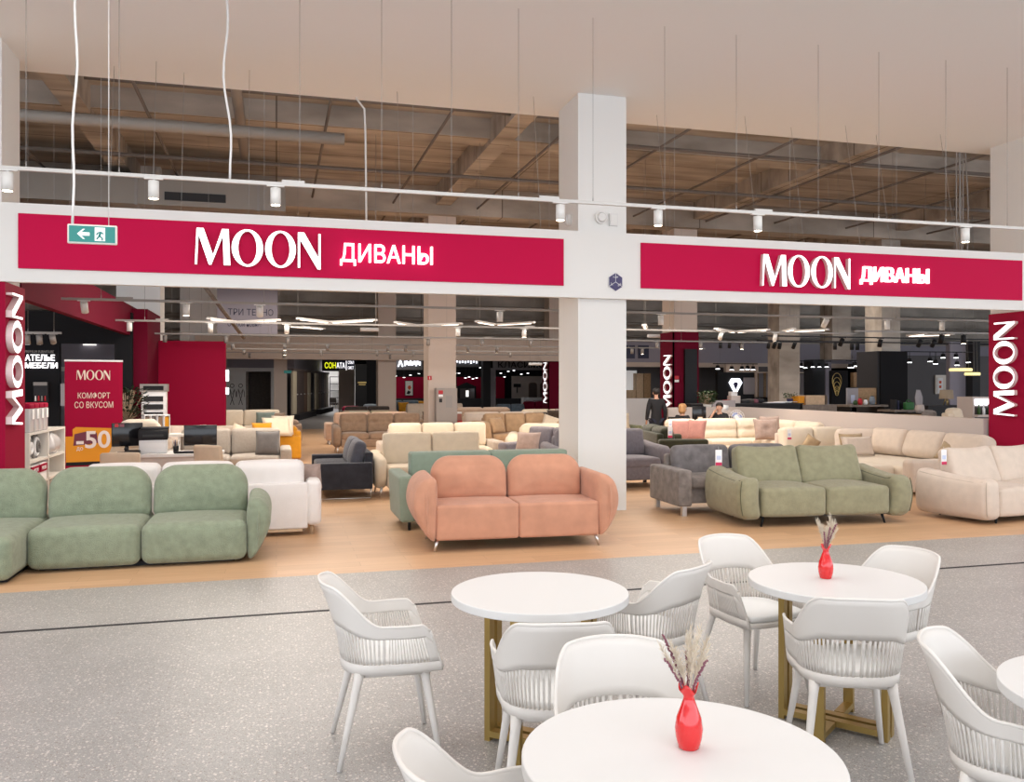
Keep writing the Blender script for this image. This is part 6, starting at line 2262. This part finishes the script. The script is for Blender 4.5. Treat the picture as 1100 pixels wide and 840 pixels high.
far_spots('glowing spotlight in the black row over the diamond emblem', 'spotlights over the diamond emblem', 'black rail with lamps over the diamond emblem', [(771, 395), (786, 396), (797, 396), (803, 395.5), (809, 396)], 30.5, glow='glow_far', r=.09)
far_spots('glowing spotlight in the row over the shop window', 'spotlights over the shop window', 'black rail with lamps over the shop window', [(845, 392), (848, 393), (861, 392.5), (865, 394), (873, 393), (880, 393), (888, 393)], 30.0, glow='glow_far', r=.08)
far_spots('large glowing spotlight over the gold ornament panel', 'spotlights over the ornament panel', 'black rail with two bright lamps over the ornament panel', [(914, 393.5), (918.5, 392)], 27.0, glow='glow_far', r=.12)
far_spots('glowing spotlight in the rows left of the right pylon', 'spotlights left of the right pylon', 'black rail with lamps left of the right pylon', [(977, 388), (999, 387), (1005, 389.5), (1013, 383), (1027, 383), (1028, 391), (1040, 388)], 26.0, glow='glow_far', r=.09)
# black unlit spots on dark rails, right half
for k, (y, x0_, x1_, z_) in enumerate(((16.5, 12.5, 20.5, 2.95), (19.5, 12.0, 24, 3.0), (23.0, 14, 25, 3.08), (27.5, 15, 30, 3.3))):
    track('track_rail', f'dark rail in the neighbour store at the right, {ORD[k]} from the facade', x0_, x1_, y, z_, [x0_ + 1, (x0_ + x1_) / 2, x1_ - 1], ZK, 'charcoal' if k else 'grey_metal')
bl = [(774, 3), (784, 3), (797, 3), (826, 3), (833, 2), (838, 2), (854, 2), (897, 2), (915, 2), (921, 2), (905, 1), (946, 1), (989, 1), (1004, 1), (1035, 0), (1012, 0)]
rl = [(16.5, 2.95), (19.5, 3.0), (23.0, 3.08), (27.5, 3.3)]
bl.sort(key=lambda q: (q[1], q[0]))
cn = {}
for px, k in bl:
    cn[k] = cn.get(k, 0) + 1
    y, z_ = rl[k]
    spot(XA(px, y), y, z_, px in (1035, 989), f'black spotlight on the {ORD[k]} dark rail of the right store, {ORD[cn[k] - 1]} from left', .3 * (px % 3), px * 1.7, 1.25, 'black',
         'black spotlights of the right store', power=0)

# emergency luminaires on the bulkhead
for k, (px, py, Y, lab) in enumerate(((640 - 243, 354, 24, 'white tube lamp at the left of the beige columns'), (704, 361, 24, 'white tube lamp before the magenta column'), (575, 391, 30, 'white tube lamp left of the far magenta column'))):
    p = at(px, py, Y)
    t = thing('tube_lamp', lab, 'lamp', p, 0, 'white tube lamps')
    MB().cyl((-.25, 0, 0), (.25, 0, 0), .05, .05, 14).build('tube', 'paper', t)
    for s in (-.2, .2):
        MB().cyl((s, 0, .05), (s, 0, ZK - p.z), .003, n=5).build('suspension_wire', 'wire', t)

# large printed banner hung in the far left dark zone
p = at(266, 335, 30)
t = thing('hanging_banner', 'large pale lilac banner with dark letters hung under the slab at the left', 'banner', (p.x, 30.0, 3.55))
wb = (XA(298, 30) - XA(233, 30)) / 2
MB().box((0, 0, 1.0), (wb * 2, .03, 2.2)).build('banner_sheet', 'lilac_grey', t)
text('ТРИ ТЕХНО', 'lettering', 'navy_sign', t, wb * 1.5, .22, .005, frame_T((.1, -.02, .62), (1, 0, 0), (0, 0, 1)))
text('Открой новые', 'lettering', 'navy_sign', t, wb * 1.1, .22, .005, frame_T((-.1, -.02, .20), (1, 0, 0), (0, 0, 1)))
for s in (-1, 1):
    MB().cyl((s * wb * .9, 0, 2.1), (s * wb * .9, 0, ZK - 3.55), .006, n=5).build('rope', 'wire', t)
pipe('slanting brown brace under the slab at the upper left, before the lilac banner', at(214, 300, 22), at(262, 363, 25), .05, 'wood_grey')

# ============================================================ PEOPLE
def skin_mesh(name, joints, bones, m, parent, sub=2):
    me = bpy.data.meshes.new(name)
    keys = list(joints)
    ix = {k: i for i, k in enumerate(keys)}
    me.from_pydata([joints[k][0] for k in keys], [(ix[a], ix[b]) for a, b in bones], [])
    o = bpy.data.objects.new(name, me)
    C.objects.link(o)
    o.parent = parent
    o.modifiers.new('skin', 'SKIN')
    lay = me.skin_vertices[0].data
    for k, i in ix.items():
        r = joints[k][1]
        lay[i].radius = r if isinstance(r, tuple) else (r, r)
    lay[0].use_root = True
    sb = o.modifiers.new('sub', 'SUBSURF')
    sb.levels = sub
    sb.render_levels = sub
    me.materials.append(M[m])
    for md in o.modifiers:
        if md.type == 'SKIN':
            md.use_smooth_shade = True
    return o


def person(label, loc, rz, seated, hair, top_m, leg_m, arms='down', Hh=1.70, long_hair=False, head_turn=0.0):
    """figure facing local -y"""
    t = thing('person', label, 'person', loc, rz)
    k = Hh / 1.70
    V = lambda x, y, z: (x * k, y * k, z * k)
    dz = -.40 if seated else 0   # seat at 0.48
    pel = V(0, 0, .92 + dz)
    J = {'pel': (pel, .105 * k), 'sp': (V(0, .0, 1.08 + dz), .10 * k), 'ch': (V(0, .005, 1.27 + dz), (.135 * k, .10 * k)), 'nk': (V(0, .0, 1.42 + dz), .052 * k), 'nk2': (V(0, -.012, 1.49 + dz), .050 * k),
         'hd': (V(0, -.025, 1.57 + dz), (.070 * k, .085 * k)), 'hd2': (V(0, -.015, 1.645 + dz), .062 * k)}
    Bn = [('pel', 'sp'), ('sp', 'ch'), ('ch', 'nk'), ('nk', 'nk2'), ('nk2', 'hd'), ('hd', 'hd2')]
    for s, n in ((-1, 'L'), (1, 'R')):
        J['sh' + n] = (V(s * .17, 0, 1.38 + dz), .052 * k)
        if arms == 'down':
            el, wr = V(s * .235, .03, 1.10 + dz), V(s * .245, -.04, .86 + dz)
            hd = V(s * .245, -.06, .79 + dz)
        elif arms == 'desk':
            el, wr = V(s * .26, -.06, 1.10 + dz), V(s * .17, -.30, 1.16 + dz)
            hd = V(s * .15, -.37, 1.16 + dz)
        else:   # one hand to the face
            if s < 0:
                el, wr = V(s * .22, -.24, 1.16 + dz), V(s * .09, -.19, 1.41 + dz)
                hd = V(s * .06, -.13, 1.49 + dz)
            else:
                el, wr = V(s * .26, -.06, 1.10 + dz), V(s * .17, -.30, 1.16 + dz)
                hd = V(s * .15, -.37, 1.16 + dz)
        J['el' + n], J['wr' + n], J['pa' + n] = (el, .040 * k), (wr, .026 * k), (hd, (.036 * k, .018 * k))
        Bn += [('ch', 'sh' + n), ('sh' + n, 'el' + n), ('el' + n, 'wr' + n), ('wr' + n, 'pa' + n)]
        dv = (Vector(hd) - Vector(wr)).normalized()
        sd = Vector((0, 1, 0)) if abs(dv.y) < .7 else Vector((1, 0, 0))
        for f in range(4):
            off = sd * (.024 * (f - 1.5)) * k
            tip = Vector(hd) + dv * (.072 - .008 * abs(f - 1.3)) * k + off + Vector((0, -.012, 0))
            J[f'f{f}{n}'] = (tuple(Vector(hd) + dv * .035 * k + off), .009 * k)
            J[f'g{f}{n}'] = (tuple(tip), .0075 * k)
            Bn += [('pa' + n, f'f{f}{n}'), (f'f{f}{n}', f'g{f}{n}')]
        J['th' + n] = (tuple(Vector(hd) - sd * .045 * k + dv * .02 * k), .0095 * k)
        Bn.append(('pa' + n, 'th' + n))
        if seated:
            hp, kn, an, toe = V(s * .10, -.04, .50), V(s * .12, -.44, .52), V(s * .12, -.46, .09), V(s * .12, -.60, .04)
        else:
            hp, kn, an, toe = V(s * .095, 0, .84), V(s * .105, -.01, .47), V(s * .11, .03, .09), V(s * .12, -.12, .04)
        J['hp' + n], J['kn' + n], J['an' + n], J['to' + n] = (hp, .074 * k), (kn, .058 * k), (an, .040 * k), (toe, .035 * k)
        Bn += [('pel', 'hp' + n), ('hp' + n, 'kn' + n), ('kn' + n, 'an' + n), ('an' + n, 'to' + n)]
    body = skin_mesh('body', J, Bn, 'skin', t)
    # shirt and trousers follow the same joints, slightly wider
    g = lambda r, a: tuple(x + a for x in r) if isinstance(r, tuple) else r + a
    S = {q: (J[q][0], g(J[q][1], .022)) for q in ('pel', 'sp', 'ch', 'shL', 'shR')}
    S['nk'] = (V(0, 0, 1.405 + dz), .066 * k)
    S['hem'] = (V(0, 0, .80 + dz), (.165 * k, .13 * k))
    S['pel'] = (pel, (.155 * k, .125 * k))
    for n in 'LR':
        a, b = Vector(J['sh' + n][0]), Vector(J['el' + n][0])
        if top_m == 'cloth_black' and arms == 'face':
            S['el' + n] = (tuple(a.lerp(b, .75)), .062 * k)
        else:
            S['el' + n] = (J['el' + n][0], .058 * k)
            c_ = Vector(J['wr' + n][0])
            S['wr' + n] = (tuple(b.lerp(c_, .93)), .044 * k)
    sb = [('pel', 'hem'), ('pel', 'sp'), ('sp', 'ch'), ('ch', 'nk'), ('ch', 'shL'), ('ch', 'shR'), ('shL', 'elL'), ('shR', 'elR')]
    sb += [(f'el{n}', f'wr{n}') for n in 'LR' if f'wr{n}' in S]
    skin_mesh('shirt', S, sb, top_m, t)
    Tz = {'pel': (J['pel'][0], .125 * k)}
    tb = []
    for n in 'LR':
        Tz['hp' + n] = (J['hp' + n][0], .102 * k)
        Tz['kn' + n] = (J['kn' + n][0], .074 * k)
        a = Vector(J['kn' + n][0]).lerp(Vector(J['an' + n][0]), .95)
        Tz['an' + n] = (tuple(a), .062 * k)
        tb += [('pel', 'hp' + n), ('hp' + n, 'kn' + n), ('kn' + n, 'an' + n)]
        a, b = Vector(J['an' + n][0]), Vector(J['to' + n][0])
        MB().soft(((a + b) / 2 - Vector((0, -.02, .02))).to_tuple(), (.09, .27, .09), .035, ni=3).build('shoe', 'black', t)
    skin_mesh('trousers', Tz, tb, leg_m, t)
    # face and hair
    hc = Vector(J['hd'][0])
    for s in (-1, 1):
        MB().soft(hc + Vector((s * .030, -.088, .015)), (.022, .012, .010), .004, ni=1).build('eye', 'hair_black', t)
        MB().soft(hc + Vector((s * .076, .01, .0)), (.016, .035, .055), .007, ni=1).build('ear', 'skin', t)
    MB().soft(hc + Vector((0, -.098, -.015)), (.025, .035, .042), .010, ni=2).build('nose', 'skin', t)
    MB().soft(hc + Vector((0, -.086, -.048)), (.045, .012, .012), .005, ni=2).build('mouth', 'f_pink', t)

    def hf(p):
        q = Vector(p)
        if q.y < -.02 and q.z < .035:
            q.z = .035 + (q.z - .035) * .12
        return q
    hh = .17 if not long_hair else .26
    MB().soft(hc + Vector((0, .018, .048 if not long_hair else .02)), (.172, .205, hh), .082, ni=4, nr=4, fn=hf).build('hair', hair, t)
    return t


pp = XA(705, 19.6)
person('standing person in black sweater and dark jeans seen from behind, by the magenta column', (pp, 19.6, 0), R(175), False, 'hair_black', 'cloth_black', 'denim', 'down', 1.66)
person('seated person with blond hair and black vest at the desk beside the magenta column', (XA(733, 18.9), 18.9, 0), R(110), True, 'hair_blond', 'cloth_black', 'denim', 'desk', 1.66, True)
person('seated person in black t-shirt with short dark hair, hand to the face', (XA(773, 18.75), 18.75, 0), R(-55), True, 'hair_black', 'cloth_black', 'denim', 'face', 1.72)


def office_chair(label, x, y, rz):
    t = thing('office_chair', label, 'chair', (x, y, 0), rz, 'office chairs')
    MB().soft((0, 0, .40), (.46, .44, .07), .03, ni=3).build('seat', 'charcoal', t)
    MB().soft((0, .25, .74), (.44, .05, .46), .024, ni=4).build('backrest', 'black', t)
    MB().cyl((0, 0, .07), (0, 0, .38), .03, n=12).build('column', 'black', t)
    for k in range(5):
        a = k * 2 * PI / 5
        MB().cyl((0, 0, .09), (.27 * math.cos(a), .27 * math.sin(a), .05), .02, .014, 8).build('leg', 'black', t)
        MB().cyl((.27 * math.cos(a), .27 * math.sin(a) - .012, .028), (.27 * math.cos(a), .27 * math.sin(a) + .012, .028), .028, n=12).build('caster', 'black', t)
    return t


office_chair('black office chair of the blond seated person', XA(733, 18.9), 18.9, R(110))
office_chair('black office chair of the seated person in the black t-shirt', XA(773, 18.75), 18.75, R(-55))
t = thing('work_desk', 'white work desk of the two seated persons behind the ivory sofa', 'desk', (XA(757, 18.9), 18.75, 0))
MB().span((-.30, -.30, .72), (.10, .30, .76)).build('desktop', 'paper', t)
for sx in (-.27, .04):
    MB().span((sx, -.27, 0), (sx + .04, .27, .72)).build('side_panel', 'low_wall', t)
monitor('black monitor on the work desk between the two seated persons', XA(752, 18.75), 18.8, .76, R(-12), .34, .36)
t = thing('document_holder', 'small tan document holder on the work desk', 'holder', (XA(751, 18.6), 18.55, .76), R(-15))
MB().soft((0, 0, .11), (.12, .03, .22), .008, ni=1, nr=1).build('holder_body', 'wood_mid', t)
MB().box((.0, .03, .01), (.14, .1, .02)).build('foot', 'wood_mid', t)
MB().box((0, -.02, .12), (.10, .006, .18)).build('sheet', 'cream_text', t)
t = thing('floor_fan', 'white fan with blue blades beside the seated person in the black t-shirt', 'fan', (XA(791, 18.6), 18.6, 0), R(-20))
for k, r in enumerate((.18, .13, .07)):
    MB().tube([(r * math.cos(q * PI / 14), -.05 - .02 * (2 - k) * 0 - .02 * k, .95 + r * math.sin(q * PI / 14)) for q in range(29)], .006, 5).build('guard_ring', 'paper', t)
mb = MB()
for q in range(18):
    a = q * PI / 9
    mb.tube([(.06 * math.cos(a), -.09, .95 + .06 * math.sin(a)), (.18 * math.cos(a), -.05, .95 + .18 * math.sin(a))], .003, 4)
mb.build('guard_wire', 'paper', t)
for q in range(3):
    a = q * 2.094
    MB().blob([(.03, -.05), (.10, -.07), (.15, 0), (.10, .07), (.03, .05)], .012, .004, 0, Matrix.Translation((0, -.02, .95)) @ Matrix.Rotation(a, 4, 'Y') @ Matrix.Rotation(R(90), 4, 'X')).build('blade', 'blue_blade', t)
MB().cyl((0, -.10, .95), (0, .09, .95), .05, .06, 16).build('motor', 'paper', t)
MB().cyl((0, .03, .03), (0, .03, .93), .016, n=10).build('pole', 'paper', t)
MB().cyl((0, .03, 0), (0, .03, .03), .17, .15, 24).build('base', 'paper', t)
t = thing('water_cooler', 'cream water cooler behind the seated person in the black t-shirt', 'cooler', (XA(770, 19.8), 19.45, 0))
MB().soft((0, 0, .55), (.3, .3, 1.1), .03, ni=1, nr=2).build('cooler_body', 'low_wall', t)
MB().lathe([(0, 1.1), (.1, 1.1), (.12, 1.16), (.12, 1.22), (0, 1.24)], n=20).build('bottle', 'paper', t)
